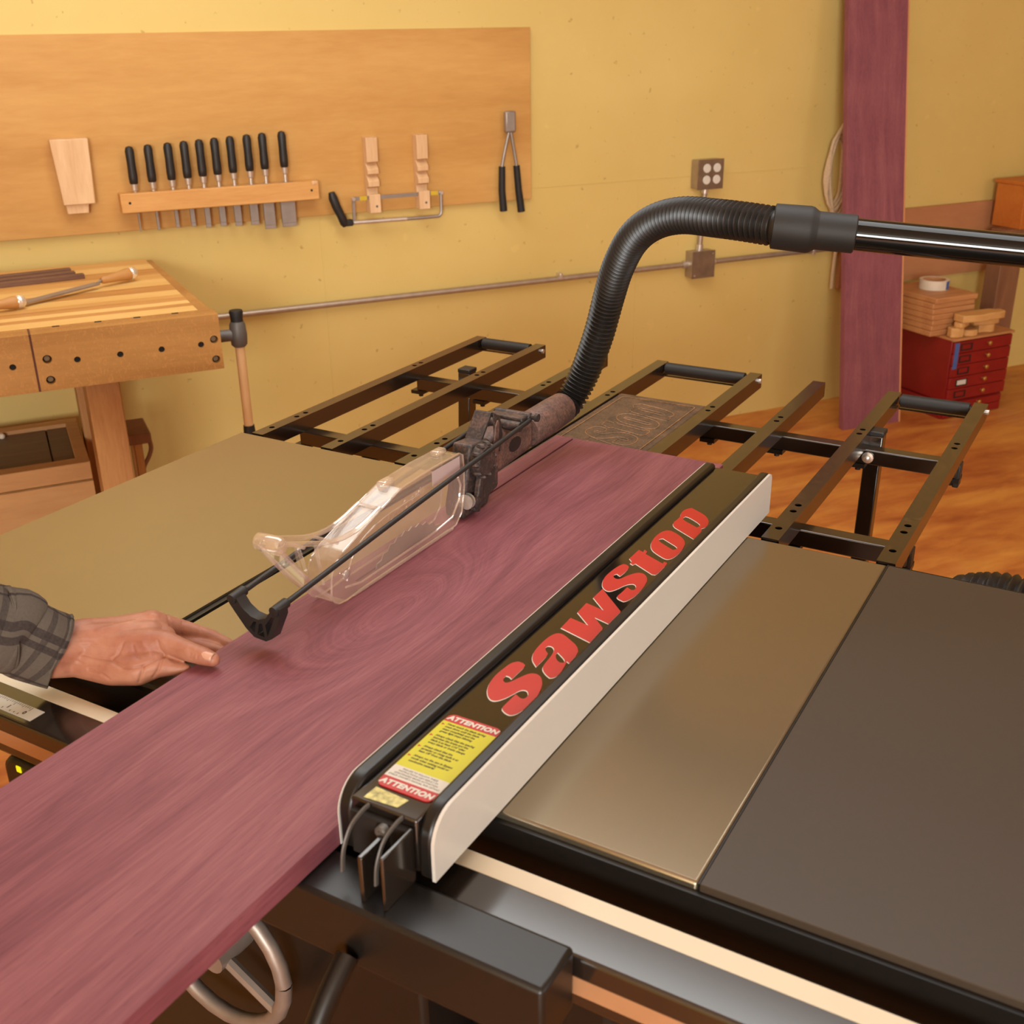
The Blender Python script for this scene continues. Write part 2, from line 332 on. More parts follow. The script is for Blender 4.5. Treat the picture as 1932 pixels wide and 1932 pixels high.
# ------------------------------------------------------------------ mesh helpers
BASE = {}
class MB:
    def __init__(s): s.v = []; s.f = []; s.uv = None
    def add(s, vs, fs):
        o = len(s.v); s.v += [tuple(p) for p in vs]; s.f += [tuple(i + o for i in f) for f in fs]; return s
    def box(s, x0, x1, y0, y1, z0, z1):
        return s.add([(x0, y0, z0), (x1, y0, z0), (x1, y1, z0), (x0, y1, z0), (x0, y0, z1), (x1, y0, z1), (x1, y1, z1), (x0, y1, z1)],
                     [(0, 3, 2, 1), (4, 5, 6, 7), (0, 1, 5, 4), (1, 2, 6, 5), (2, 3, 7, 6), (3, 0, 4, 7)])
    def wbox(s, u0, u1, v0, v1, z0, z1): return s.box(u0, u1, -v1, -v0, z0, z1)
    def hexa(s, p):                                    # 8 corners in box order
        return s.add(p, [(0, 3, 2, 1), (4, 5, 6, 7), (0, 1, 5, 4), (1, 2, 6, 5), (2, 3, 7, 6), (3, 0, 4, 7)])
    def bar(s, p, q, w, h, up=(0, 0, 1)):              # rectangular bar along p->q
        p = Vector(p); q = Vector(q); d = (q - p).normalized(); a = d.cross(Vector(up)).normalized(); b = a.cross(d)
        c = []
        for e in (p, q):
            c += [e - a * w / 2 - b * h / 2, e + a * w / 2 - b * h / 2, e + a * w / 2 + b * h / 2, e - a * w / 2 + b * h / 2]
        return s.add(c, [(0, 1, 2, 3), (7, 6, 5, 4), (0, 4, 5, 1), (1, 5, 6, 2), (2, 6, 7, 3), (3, 7, 4, 0)])
    def tube(s, pts, r, n=12, caps=True, flat=1.0, up=None):
        pts = [Vector(p) for p in pts]; m = len(pts)
        rr = r if isinstance(r, (list, tuple)) else [r] * m
        vs = []; a = None
        for i, p in enumerate(pts):
            d = (pts[min(i + 1, m - 1)] - pts[max(i - 1, 0)])
            d = d.normalized() if d.length > 1e-9 else Vector((0, 0, 1))
            if a is None:
                a = Vector(up) if up else (Vector((0, 0, 1)) if abs(d.z) < 0.9 else Vector((1, 0, 0)))
            a = (a - d * a.dot(d)).normalized(); b = d.cross(a)
            for k in range(n):
                t = 2 * math.pi * k / n
                vs.append(p + (a * math.cos(t) * flat + b * math.sin(t)) * rr[i])
        fs = []
        for i in range(m - 1):
            for k in range(n):
                fs.append((i * n + k, i * n + (k + 1) % n, (i + 1) * n + (k + 1) % n, (i + 1) * n + k))
        if caps:
            fs.append(tuple(range(n - 1, -1, -1))); fs.append(tuple((m - 1) * n + k for k in range(n)))
        return s.add(vs, fs)
    def cyl(s, p, q, r, r2=None, n=16): return s.tube([p, q], [r, r if r2 is None else r2], n)
    def lathe(s, p, d, prof, n=20):                    # prof: (distance along d, radius)
        p = Vector(p); d = Vector(d).normalized()
        return s.tube([p + d * t for t, _ in prof], [max(r, 1e-4) for _, r in prof], n)
    def ball(s, c, r, n=12, sc=(1, 1, 1)):
        c = Vector(c); vs = []; fs = []; m = n // 2
        for i in range(m + 1):
            th = math.pi * i / m; rr = max(math.sin(th), 1e-3)
            for k in range(n):
                ph = 2 * math.pi * k / n
                vs.append(c + Vector((rr * math.cos(ph) * r * sc[0], rr * math.sin(ph) * r * sc[1], math.cos(th) * r * sc[2])))
        for i in range(m):
            for k in range(n): fs.append((i * n + k, (i + 1) * n + k, (i + 1) * n + (k + 1) % n, i * n + (k + 1) % n))
        return s.add(vs, fs)
    def prism(s, poly, ax, a0, a1):                    # polygon extruded along an axis
        f = {'x': lambda p, a: (a, p[0], p[1]), 'y': lambda p, a: (p[0], a, p[1]), 'z': lambda p, a: (p[0], p[1], a)}[ax]
        n = len(poly)
        return s.add([f(p, a0) for p in poly] + [f(p, a1) for p in poly],
                     [tuple(range(n))[::-1], tuple(range(n, 2 * n))] + [(i, (i + 1) % n, n + (i + 1) % n, n + i) for i in range(n)])
    def plate(s, outer, holes, t, fn):                 # flat plate with holes; fn maps (x, y, z in 0..t) to the frame
        cu = bpy.data.curves.new('tmp', 'CURVE'); cu.dimensions = '2D'; cu.fill_mode = 'BOTH'; cu.extrude = t / 2
        for pl in [outer] + list(holes):
            sp = cu.splines.new('POLY'); sp.points.add(len(pl) - 1); sp.use_cyclic_u = True
            for i, p in enumerate(pl): sp.points[i].co = (p[0], p[1], 0, 1)
        o = bpy.data.objects.new('tmp', cu); me = bpy.data.meshes.new_from_object(o)
        s.add([fn(v.co.x, v.co.y, v.co.z + t / 2) for v in me.vertices], [tuple(p.vertices) for p in me.polygons])
        bpy.data.objects.remove(o); bpy.data.curves.remove(cu); bpy.data.meshes.remove(me); return s
    def text(s, body, size, t, fn, bold=0.0, shear=0.0, align='LEFT', space=1.0, lines=1.0):
        cu = bpy.data.curves.new('tmp', 'FONT'); cu.body = body; cu.size = size; cu.extrude = t / 2; cu.offset = bold; cu.shear = shear
        cu.align_x = align; cu.space_character = space; cu.space_line = lines; cu.resolution_u = 3
        o = bpy.data.objects.new('tmp', cu); me = bpy.data.meshes.new_from_object(o)
        s.add([fn(v.co.x, v.co.y, v.co.z + t / 2) for v in me.vertices], [tuple(p.vertices) for p in me.polygons])
        bpy.data.objects.remove(o); bpy.data.curves.remove(cu); bpy.data.meshes.remove(me); return s
    def mesh(s, name, base, fixn=True):
        me = bpy.data.meshes.new(name)
        me.from_pydata([(p[0] - base[0], p[1] - base[1], p[2] - base[2]) for p in s.v], [], s.f); me.update()
        if fixn:
            bm = bmesh.new(); bm.from_mesh(me); bmesh.ops.recalc_face_normals(bm, faces=bm.faces); bm.to_mesh(me); bm.free()
        if s.uv:
            l = me.uv_layers.new(name='UVMap')
            for lp in me.loops: l.data[lp.index].uv = s.uv[lp.vertex_index]
        return me

def finish(o, m, bevel, smooth, seg):
    if m: o.data.materials.append(MAT[m] if isinstance(m, str) else m)
    if smooth or bevel:
        for p in o.data.polygons: p.use_smooth = True
        o.data.set_sharp_from_angle(angle=math.radians(40))
    if bevel:
        b = o.modifiers.new('bevel', 'BEVEL'); b.width = bevel; b.segments = seg; b.limit_method = 'ANGLE'; b.angle_limit = math.radians(40); b.harden_normals = False

def tag(o, label=None, cat=None, group=None, kind=None):
    if label: o['label'] = label
    if cat: o['category'] = cat
    if group: o['group'] = group
    if kind: o['kind'] = kind
    return o

def thing(name, label, cat, frame=SAW, base=(0, 0, 0), group=None, kind=None):
    o = bpy.data.objects.new(name, None); o.empty_display_size = 0.05; COL.objects.link(o)
    o.matrix_world = frame @ Matrix.Translation(base); BASE[o.name] = base
    return tag(o, label, cat, group, kind)

def part(name, mb, m, parent, bevel=0, smooth=False, label=None, kind=None, seg=2):
    base = BASE[parent.name]
    o = bpy.data.objects.new(name, mb.mesh(name, base)); COL.objects.link(o); o.parent = parent
    BASE[o.name] = base
    finish(o, m, bevel, smooth, seg)
    return tag(o, label, kind=kind)

def solo(name, mb, m, label, cat, frame=SAW, base=(0, 0, 0), group=None, kind=None, bevel=0, smooth=False, seg=2):
    o = bpy.data.objects.new(name, mb.mesh(name, base)); COL.objects.link(o)
    o.matrix_world = frame @ Matrix.Translation(base); BASE[o.name] = base
    finish(o, m, bevel, smooth, seg)
    return tag(o, label, cat, group, kind)

def circ(x, y, r, n=16): return [(x + r * math.cos(2 * math.pi * k / n), y + r * math.sin(2 * math.pi * k / n)) for k in range(n)]
def rrect(x0, x1, y0, y1, r, n=5):
    p = []
    for cx, cy, a in ((x1 - r, y0 + r, -90), (x1 - r, y1 - r, 0), (x0 + r, y1 - r, 90), (x0 + r, y0 + r, 180)):
        for k in range(n + 1):
            t = math.radians(a + 90 * k / n); p.append((cx + r * math.cos(t), cy + r * math.sin(t)))
    return p
def spline(pts, n=8):                               # Catmull-Rom through the points
    pts = [Vector(p) for p in pts]; out = []
    for i in range(len(pts) - 1):
        p0 = pts[max(i - 1, 0)]; p1 = pts[i]; p2 = pts[i + 1]; p3 = pts[min(i + 2, len(pts) - 1)]
        for k in range(n):
            t = k / n
            out.append(0.5 * ((2 * p1) + (p2 - p0) * t + (2 * p0 - 5 * p1 + 4 * p2 - p3) * t * t + (3 * p1 - p0 - 3 * p2 + p3) * t ** 3))
    out.append(pts[-1]); return out
def resample(pts, step):
    out = [pts[0]]; acc = 0
    for a, b in zip(pts[:-1], pts[1:]):
        L = (b - a).length; d = step - acc
        while d <= L:
            out.append(a + (b - a) * (d / L)); d += step
        acc = (acc + L) % step
    return out

# ------------------------------------------------------------------ setting
U0, U1, V1, H = -3.4, 7.0, 9.0, 3.3
solo('floor', MB().wbox(U0, U1, -0.1, V1, -0.1, 0.0), 'floor', None, None, WALL, kind='structure')
solo('wall_back', MB().wbox(U0, U1, -0.15, 0.0, 0.0, H), 'wall', None, None, WALL, kind='structure')
solo('wall_left', MB().wbox(U0 - 0.15, U0, -0.1, V1, 0.0, H), 'wall', None, None, WALL, kind='structure')
solo('wall_right', MB().wbox(U1, U1 + 0.15, -0.1, V1, 0.0, H), 'wall', None, None, WALL, kind='structure')
solo('wall_front', MB().wbox(U0, U1, V1, V1 + 0.15, 0.0, H), 'room', None, None, WALL, kind='structure')
solo('ceiling', MB().wbox(U0, U1, -0.1, V1, H, H + 0.1), 'ceiling', None, None, WALL, kind='structure')
# thin raised paint seams where the wall's sheets meet
sm = MB()
sm.wbox(1.98, 3.2, 0, 0.0015, 0.994, 0.997); sm.wbox(1.20, 1.2025, 0, 0.0012, 0.30, 0.95); sm.wbox(2.42, 2.4225, 0, 0.001, 0.0, 0.99)
solo('trim_1', sm, 'wall', None, None, WALL, kind='structure')

# ------------------------------------------------------------------ table saw
TW, TD = 1.118, 0.671
saw = thing('table_saw', 'cabinet table saw with satin cast-iron top and black side extension', 'table saw', SAW, (0.56, 0.33, 0))
XS0, XS1 = 0.4094, 0.4290                           # left mitre slot
part('left_wing', MB().box(0, 0.30495, 0, TD, T - 0.038, T), 'iron', saw)
sl = lambda a, b: [(b, T), (b, T - 0.0095), (b + 0.003, T - 0.0095), (b + 0.003, T - 0.013), (a - 0.003, T - 0.013), (a - 0.003, T - 0.0095), (a, T - 0.0095), (a, T)]
prof = [(0.305, T - 0.038), (0.813, T - 0.038), (0.813, T)] + sl(0.700, 0.7195) + sl(XS0, XS1) + [(0.305, T)]
part('main_table', MB().prism(prof, 'y', 0, TD), 'iron', saw)
part('slot_lining', MB().box(XS0 - 0.003, XS1 + 0.003, 0.002, TD - 0.002, T - 0.0135, T - 0.0115).box(XS0 + 0.0015, XS0 + 0.0085, 0.002, TD - 0.002, T - 0.012, T - 0.0035), 'slot_dark', saw, label='dark groove of the left mitre slot')
part('right_wing', MB().box(0.81305, TW, 0, TD, T - 0.038, T), 'iron', saw, 0.003)
ext = part('extension_table', MB().box(TW + 0.0015, 2.05, 0, TD, T - 0.034, T - 0.0003), 'laminate', saw, 0.001, label='matt dark brown extension board')
part('edge_band', MB().box(TW, TW + 0.0015, 0, TD, T - 0.034, T - 0.0002).box(TW, 2.05, TD, TD + 0.0012, T - 0.034, T - 0.0002), 'black_satin', ext)
part('front_rail_angle', MB().box(-0.15, 2.05, -0.034, -0.0005, T - 0.085, T - 0.079).box(-0.15, 2.05, -0.006, -0.0005, T - 0.079, T - 0.0075), 'black_satin', saw)
for x in (0.31, 0.352, 0.415, 0.60, 0.98, 1.25):
    part('rail_bolt', MB().lathe((x, -0.021, T - 0.079), (0, 0, 1), [(0, 0.008), (0.004, 0.008), (0.006, 0.005), (0.012, 0.005)], 12), 'steel', saw, smooth=True)
rt = part('front_rail', MB().box(-0.35, 2.1, -0.103, -0.034, T - 0.071, T - 0.019), 'black_paint', saw, 0.004, label='glossy black square tube rail', seg=3)
part('cream_strip', MB().box(-0.30, 2.08, -0.0585, -0.0385, T - 0.0195, T - 0.0185), 'cream', rt, label='cream strip along rail top')
part('tan_strip', MB().box(-0.35, 2.1, -0.1036, -0.1028, T - 0.057, T - 0.039), 'tan', rt, label='tan strip along rail front')
rul = MB().box(-0.30, 0.405, -0.0945, -0.0755, T - 0.0195, T - 0.0184)
part('ruler_tape', rul, 'label_white', rt, label='white ruler tape reading 2 1 0')
tk = MB()
zr = T - 0.0182
X0R = 0.388                                          # the zero mark; inches run to the left
for k in range(0, 96):
    x = X0R - k * 0.0254 / 8
    if x < -0.29: break
    ln = 0.006 if k % 8 == 0 else (0.0045 if k % 4 == 0 else 0.003)
    tk.box(x - 0.00025, x + 0.00025, -0.0765 - ln, -0.0765, zr - 0.0003, zr)
for k in range(0, 11):
    x = X0R - k * 0.0254
    tk.text(str(k), 0.0075, 0.0002, lambda a, b, c, x=x: (x - 0.003 + a, -0.0895 + b, zr - 0.0002 + c), bold=0.0002)
    for q in (2, 4, 6):
        tk.text(str(q), 0.0035, 0.0002, lambda a, b, c, x=x, q=q: (x - q * 0.0254 / 8 - 0.001 + a, -0.0925 + b, zr - 0.0002 + c))
part('ruler_marks', tk, 'ink_black', rt, kind='stuff')
part('rear_rail_angle', MB().box(0, TW, TD + 0.0005, TD + 0.006, T - 0.075, T - 0.004), 'black_satin', saw)
cb = part('cabinet', MB().box(0.27, 0.80, 0.04, 0.62, 0.09, T - 0.038), 'black_satin', saw, 0.008)
part('cabinet_base', MB().box(0.25, 0.82, 0.02, 0.64, 0.0, 0.09), 'black_satin', saw, 0.006)
part('motor_cover', MB().box(0.80, 1.0, 0.12, 0.55, 0.32, 0.74), 'black_satin', cb, 0.02)
hw = MB().tube([(0.53 + 0.10 * math.cos(t * math.pi / 12), 0.0, 0.50 + 0.10 * math.sin(t * math.pi / 12)) for t in range(25)], 0.010, 10, caps=False)
for t in (90, 210, 330): hw.cyl((0.53, 0, 0.50), (0.53 + 0.1 * math.cos(math.radians(t)), 0, 0.50 + 0.1 * math.sin(math.radians(t))), 0.008, n=8)
hw.cyl((0.53, -0.015, 0.50), (0.53, 0.045, 0.50), 0.018)
part('handwheel', hw, 'dull_steel', cb, smooth=True)
for x, y in ((1.90, 0.05), (1.90, 0.60)): part('support_leg', MB().box(x, x + 0.04, y, y + 0.04, 0, T - 0.034), 'black_satin', saw, 0.003)
# switch box under the left rail
sb = part('switch_box', MB().prism(rrect(0.352, 0.472, T - 0.26, T - 0.0725, 0.02), 'y', -0.104, -0.040), 'black_satin', saw, 0.006, label='black switch box with a lit yellow lamp')
part('status_lamp', MB().box(0.378, 0.3855, -0.1055, -0.1038, T - 0.0865, T - 0.0785), 'led', sb, 0.0008, label='small lit yellow lamp')
part('paddle', MB().box(0.377, 0.447, -0.119, -0.104, T - 0.225, T - 0.135), 'label_red', sb, 0.006, label='red stop paddle')
# blade and riving knife in the middle of the table
bl = MB()
n = 48; BR = 0.127; bc = (0.562, 0.385, 0.785)
pol = []
for k in range(n * 2):
    t = math.pi * k / n; rr = BR if k % 2 else BR - 0.004
    pol.append((bc[1] + rr * math.cos(t), bc[2] + rr * math.sin(t)))
bl.prism(pol, 'x', 0.5611, 0.5629)
part('blade', bl, 'dull_steel', saw, label='toothed steel blade just above the board')
part('riving_knife', MB().prism([(0.525, 0.80), (0.522, 0.8865), (0.575, 0.8865), (0.60, 0.80)], 'x', 0.5611, 0.5629), 'dull_steel', saw, 0.0003)

# ------------------------------------------------------------------ rip fence
FZ = 0.9212
fence = thing('rip_fence', 'long black rip fence with white right face and red lettering', 'rip fence', SAW, (0.88, 0.3, T))
tb = part('fence_tube', MB().box(0.8462, 0.9138, -0.105, 0.760, T + 0.004, FZ), 'speckled', fence, 0.002, label='glossy black steel tube speckled with sawdust')
def fplate(x0, x1, z1, y0=-0.106, y1=0.762, rn=0.030, rf=0.010):
    z0 = T + 0.0015; p = [(y0, z0), (y1, z0)]
    for k in range(6): a = math.radians(90 * k / 5); p.append((y1 - rf + rf * math.cos(a), z1 - rf + rf * math.sin(a)))
    for k in range(9): a = math.radians(90 + 90 * k / 8); p.append((y0 + rn + rn * math.cos(a), z1 - rn + rn * math.sin(a)))
    return MB().prism(p, 'x', x0, x1)
lp = part('left_face_board', fplate(0.832, 0.846, 0.9285), 'black_satin', fence, 0.0035, label='black core board of the left fence face', seg=3)
part('left_laminate', fplate(0.8312, 0.8322, 0.9268), 'white_lam', lp, label='thin white laminate')
rp = part('right_face_board', fplate(0.914, 0.9272, 0.9285), 'black_satin', fence, 0.0035, label='black core board of the right fence face', seg=3)
part('right_laminate', fplate(0.9270, 0.9302, 0.9275), 'white_lam', rp, label='white laminate face')
LET = [[[(8740,1460),(8700,1490),(8650,1500),(8620,1490),(8580,1430),(8570,1330),(8560,1170),(8580,1030),(8620,910),(8670,830),(8730,770),(8780,760),(8820,790),(8860,860),(8890,960),(8910,1040),(8940,1070),(8980,1070),(9020,1020),(9030,970),(9020,930),(8990,920),(8950,940),(8910,960),(8910,820),(8910,690),(8960,650),(9010,630),(9050,630),(9090,680),(9110,790),(9120,950),(9100,1090),(9060,1220),(9010,1310),(8950,1370),(8890,1380),(8840,1350),(8800,1260),(8770,1170),(8740,1100),(8710,1090),(8680,1110),(8660,1160),(8660,1210),(8700,1210),(8740,1180),(8740,1310)]],[[(8840,1500),(8750,1580),(8700,1670),(8670,1790),(8660,1960),(8670,2110),(8700,2190),(8750,2210),(8810,2190),(9090,2010),(9100,1720),(9060,1740),(9090,1640),(9110,1500),(9100,1410),(9060,1380),(9000,1410),(8920,1480),(8890,1560),(8880,1710),(8860,1830),(8840,1890),(8790,1930),(8750,1920),(8740,1870),(8780,1810),(8840,1770)],[(8900,1850),(9040,1750),(9050,1700),(9020,1680),(8970,1700),(8920,1760),(8900,1810)]],[[(8690,2320),(8680,2560),(8930,2500),(8690,2710),(8680,2950),(8930,2880),(8690,3100),(8690,3340),(9100,2950),(9100,2640),(8900,2700),(9090,2520),(9100,2190)]],[[(8730,3990),(8680,4040),(8630,4040),(8600,3970),(8580,3800),(8580,3610),(8630,3450),(8680,3370),(8750,3320),(8800,3340),(8840,3420),(8880,3560),(8930,3620),(8970,3620),(9010,3570),(9020,3490),(8990,3470),(8920,3510),(8920,3360),(8910,3240),(8960,3200),(9030,3180),(9060,3220),(9090,3350),(9090,3540),(9070,3730),(9020,3850),(8950,3920),(8890,3920),(8840,3870),(8790,3760),(8760,3660),(8720,3640),(8670,3670),(8650,3730),(8670,3770),(8730,3730),(8740,3860)]],[[(8630,4210),(8630,4490),(8710,4450),(8690,4530),(8740,4490),(8750,4420),(9040,4270),(9030,4330),(9080,4310),(9090,4220),(9090,4030),(9080,3960),(9040,3950),(8750,4120),(8740,4070),(8690,4100),(8690,4150)]],[[(8720,4640),(8670,4790),(8650,4970),(8670,5130),(8720,5200),(8790,5190),(8920,5110),(9020,5010),(9070,4900),(9100,4730),(9100,4540),(9070,4430),(9020,4400),(8910,4460),(8790,4540)],[(8730,4860),(8730,4910),(8760,4940),(8890,4860),(9020,4780),(9030,4720),(9000,4680),(8880,4750),(8770,4820)]],[[(8680,5370),(8700,5660),(8670,5740),(8650,5850),(8670,5950),(8720,6010),(8830,5950),(8970,5860),(9060,5740),(9100,5630),(9110,5500),(9070,5440),(9110,5380),(9110,5100),(8900,5230)],[(8740,5640),(8750,5710),(8800,5710),(9010,5570),(9030,5500),(9010,5450),(8890,5520),(8780,5580)]]]
def smooth_poly(pl, it=2):
    for _ in range(it):
        q = []
        for i in range(len(pl)):
            a = pl[i - 1]; b = pl[i]; c = pl[(i + 1) % len(pl)]
            v1 = (a[0] - b[0], a[1] - b[1]); v2 = (c[0] - b[0], c[1] - b[1])
            cs = (v1[0] * v2[0] + v1[1] * v2[1]) / (math.hypot(*v1) * math.hypot(*v2) + 1e-12)
            if cs > -0.45: q.append(b)
            else: q += [((a[0] + 3 * b[0]) / 4, (a[1] + 3 * b[1]) / 4), ((3 * b[0] + c[0]) / 4, (3 * b[1] + c[1]) / 4)]
        pl = q
    return pl
LETTERS = [[smooth_poly([(x * 1e-4, y * 1e-4) for x, y in pl], 0 if k in (2, 4) else 2) for pl in L] for k, L in enumerate(LET)]
for L in LETTERS:
    lt = part('letter', MB().plate(L[0], L[1:], 0.0003, lambda x, y, z: (x, y, FZ + 0.0003 + z)), 'red', tb, label='red letter')
    und = MB().plate(L[0], L[1:], 0.0002, lambda x, y, z: (x + 0.0002, y - 0.0016, FZ + 0.0001 + z))
    part('letter_outline', und, 'label_white', tb, label='thin white edge of a letter')
# attention label: long axis along the fence, its text reads along x
LX0, LX1, LY0, LY1 = 0.8545, 0.9112, -0.0815, 0.0378
lab = part('warning_label', MB().prism(rrect(LX0, LX1, LY0, LY1, 0.007), 'z', FZ + 0.0002, FZ + 0.0012), 'label_red', fence, label='red yellow and white attention label')
part('label_field', MB().box(LX0, LX1, -0.0515, 0.0250, FZ + 0.0011, FZ + 0.0014), 'label_yellow', lab, label='yellow text field')
part('label_field', MB().box(LX0, LX1, -0.0680, -0.0515, FZ + 0.0011, FZ + 0.0014), 'label_white', lab, label='white text field')
zt = FZ + 0.0013
for y0 in (0.0284, -0.0778):
    part('label_heading', MB().text('ATTENTION', 0.0086, 0.0003, lambda a, b, c, y0=y0: ((LX0 + LX1) / 2 + a * 1.06, y0 + b, zt + c), bold=0.00042, shear=0.15, align='CENTER', space=1.06), 'label_white', lab, label='white heading reading ATTENTION')
paras = [('Never touch the blade during\ncoast down until the blade\nstops completely and the\ngreen light stops blinking', 0.0203), ('Always check that the spacing\nbetween the brake and the\nblade is at least 1/16" after\nevery blade or brake change', 0.0008), ('Always check that the\nspreader or riving knife is at\nleast 1/8" from the blade', -0.0184), ('Always run the saw in Bypass\nmode when cutting moist or\nconductive material', -0.0342)]
tx = MB(); ar = MB()
for body, y in paras:
    tx.text(body, 0.0037, 0.0002, lambda a, b, c, y=y: (LX0 + 0.0068 + a * 0.92, y + b * 1.0, zt + c), bold=0.00012, shear=0.2, lines=1.12)
    ar.prism([(LX0 + 0.0018, y - 0.0022), (LX0 + 0.0018, y + 0.0008), (LX0 + 0.0048, y - 0.0007)], 'z', zt, zt + 0.0003)
part('label_text', tx, 'ink', lab, kind='stuff')
part('label_arrows', ar, 'label_red', lab)
tw = MB().text("FAILURE TO FOLLOW THESE\nINSTRUCTIONS CAN RESULT IN\nUNINTENDED BRAKE ACTIVATION\nCHECK OWNER'S MANUAL FOR DETAILS", 0.0030, 0.0002, lambda a, b, c: ((LX0 + LX1) / 2 + a * 0.94, -0.0553 + b, zt + c), align='CENTER', lines=1.15)
part('label_text', tw, 'ink_black', lab, kind='stuff')
part('foil_sticker', MB().prism([(0.857, -0.101), (0.890, -0.0985), (0.893, -0.0865), (0.858, -0.0845)], 'z', FZ + 0.0002, FZ + 0.0005), 'foil', fence, label='worn yellowish foil sticker')
# head of the fence: T bracket, end plate, bent arms, screw, lever
hd = part('fence_head', MB().box(0.70, 1.06, -0.160, -0.1085, T - 0.066, T - 0.002), 'black_satin', fence, 0.004)
part('end_block', MB().box(0.850, 0.910, -0.112, -0.105, T + 0.006, FZ - 0.008), 'void', fence, 0.001)
part('head_web', MB().box(0.886, 0.8905, -0.15, -0.1075, T - 0.002, FZ - 0.014).box(0.9085, 0.912, -0.15, -0.1075, T - 0.002, FZ - 0.006), 'black_paint', fence, 0.001)
for x, y in ((0.866, -0.106), (0.900, -0.106)):
    part('bent_arm', MB().tube(spline([(x, y, FZ - 0.001), (x, y - 0.010, FZ - 0.001), (x - 0.001, y - 0.024, FZ - 0.007), (x - 0.002, y - 0.034, FZ - 0.024), (x - 0.003, y - 0.036, FZ - 0.044)], 5), 0.0014, 8, flat=1.8), 'vise_grey', fence, smooth=True)
part('socket_screw', MB().lathe((0.886, -0.112, FZ - 0.014), (0, -1, 0), [(0, 0.0062), (0.006, 0.0062), (0.0075, 0.0045), (0.0076, 0.003), (0.004, 0.0028)], 16), 'vise_grey', fence, smooth=True)
lv = MB().tube(spline([(0.88, -0.165, T - 0.05), (0.88, -0.20, T - 0.075), (0.88, -0.25, T - 0.13)], 5), 0.010, 10)
lev = part('lock_lever', lv, 'black_satin', fence, smooth=True)
part('lever_knob', MB().lathe((0.88, -0.245, T - 0.125), (0, -0.67, -0.74), [(0, 0.012), (0.01, 0.017), (0.05, 0.019), (0.075, 0.015), (0.085, 0.004)], 14), 'black_plastic', lev, smooth=True)

# ------------------------------------------------------------------ purple board being sawn
pb = MB().plate([(0.5305, -0.85), (0.8305, -0.85), (0.8305, -0.10), (0.8225, 0.862), (0.5640, 0.8625), (0.5640, 0.27), (0.5602, 0.27), (0.5602, 0.8625), (0.5300, 0.863)], [], 0.0215, lambda x, y, z: (x, y, T + 0.0005 + z))
solo('purple_board', pb, 'purple', 'wide purple board with swirling grain lying along the fence', 'board', SAW, (0, 0, 0), bevel=0.0006)

# ------------------------------------------------------------------ outfeed table
of = thing('outfeed_table', 'black steel outfeed rack of open rails with rollers and a moulded panel', 'outfeed table', SAW, (0.56, 1.05, 0))
RX = [0.017, 0.172, 0.326, 0.467, 0.671, 0.800, 0.946, 1.102]
RW, RH = 0.0245, 0.027
for i, x in enumerate(RX):
    y0, y1 = TD + 0.008, 1.438
    hl = [(x + RW / 2, yy) for yy in (0.718, 0.786, 0.811, 1.166, 1.190)]
    m_ = MB()
    m_.plate([(x, y0), (x + RW, y0), (x + RW, y1), (x, y1)], [circ(a, b, 0.0052, 14) for a, b in hl], 0.002, lambda a, b, c: (a, b, T - 0.002 + c))
    m_.box(x, x + 0.002, y0, y1, T - RH, T - 0.002); m_.box(x + RW - 0.002, x + RW, y0, y1, T - RH, T - 0.002)
    m_.box(x, x + RW, y0, y1, T - RH - 0.002, T - RH); m_.box(x, x + RW, y1 - 0.002, y1, T - RH, T - 0.002); m_.box(x, x + RW, y0, y0 + 0.002, T - RH, T - 0.002)
    rl = part('rail', m_, 'rail', of)
    if i >= 0:
        for a, b in hl:
            part('rail_screw', MB().lathe((a, b, T - RH), (0, 0, 1), [(0, 0.0045), (0.008, 0.0045), (0.009, 0.003)], 8), 'dull_steel', rl)
for i, j in ((0, 1), (3, 4), (6, 7)):
    xa, xb = RX[i] + RW + 0.002, RX[j] - 0.002; y = 1.420
    ro = part('roller', MB().lathe((xa, y, T - 0.010), (1, 0, 0), [(0, 0.008), (0.003, 0.008), (0.003, 0.0125), (xb - xa - 0.003, 0.0125), (xb - xa - 0.003, 0.008), (xb - xa, 0.008)], 20), 'black_rubber', of, smooth=True, label='dark grey roller')
    part('axle', MB().cyl((xb, y, T - 0.010), (xb + RW + 0.007, y, T - 0.010), 0.005, n=10), 'steel', ro, smooth=True)
    part('roller_guard', MB().box(xa, xb, y - 0.004, y + 0.012, T - RH, T - RH + 0.003), 'rail', ro)
for y0, nm in ((0.790, 'near'), (1.172, 'far')):
    z1 = T - RH - 0.002
    part('cross_bar', MB().box(0.028, 1.124, y0, y0 + 0.027, z1 - 0.027, z1), 'rail', of, 0.002)
    for x in RX: part('rail_clamp', MB().box(x - 0.002, x + RW + 0.002, y0 - 0.003, y0 + 0.030, z1 - 0.0345, z1 - 0.027).cyl((x + RW / 2, y0 + 0.013, z1 - 0.043), (x + RW / 2, y0 + 0.013, z1 - 0.034), 0.005, n=8), 'black_satin', of)
part('bar_end', MB().box(1.118, 1.128, 0.7905, 0.8165, 0.792, 0.834), 'black_plastic', of, 0.002)
part('bar_end', MB().box(1.118, 1.128, 1.1725, 1.1985, 0.792, 0.834), 'black_plastic', of, 0.002)
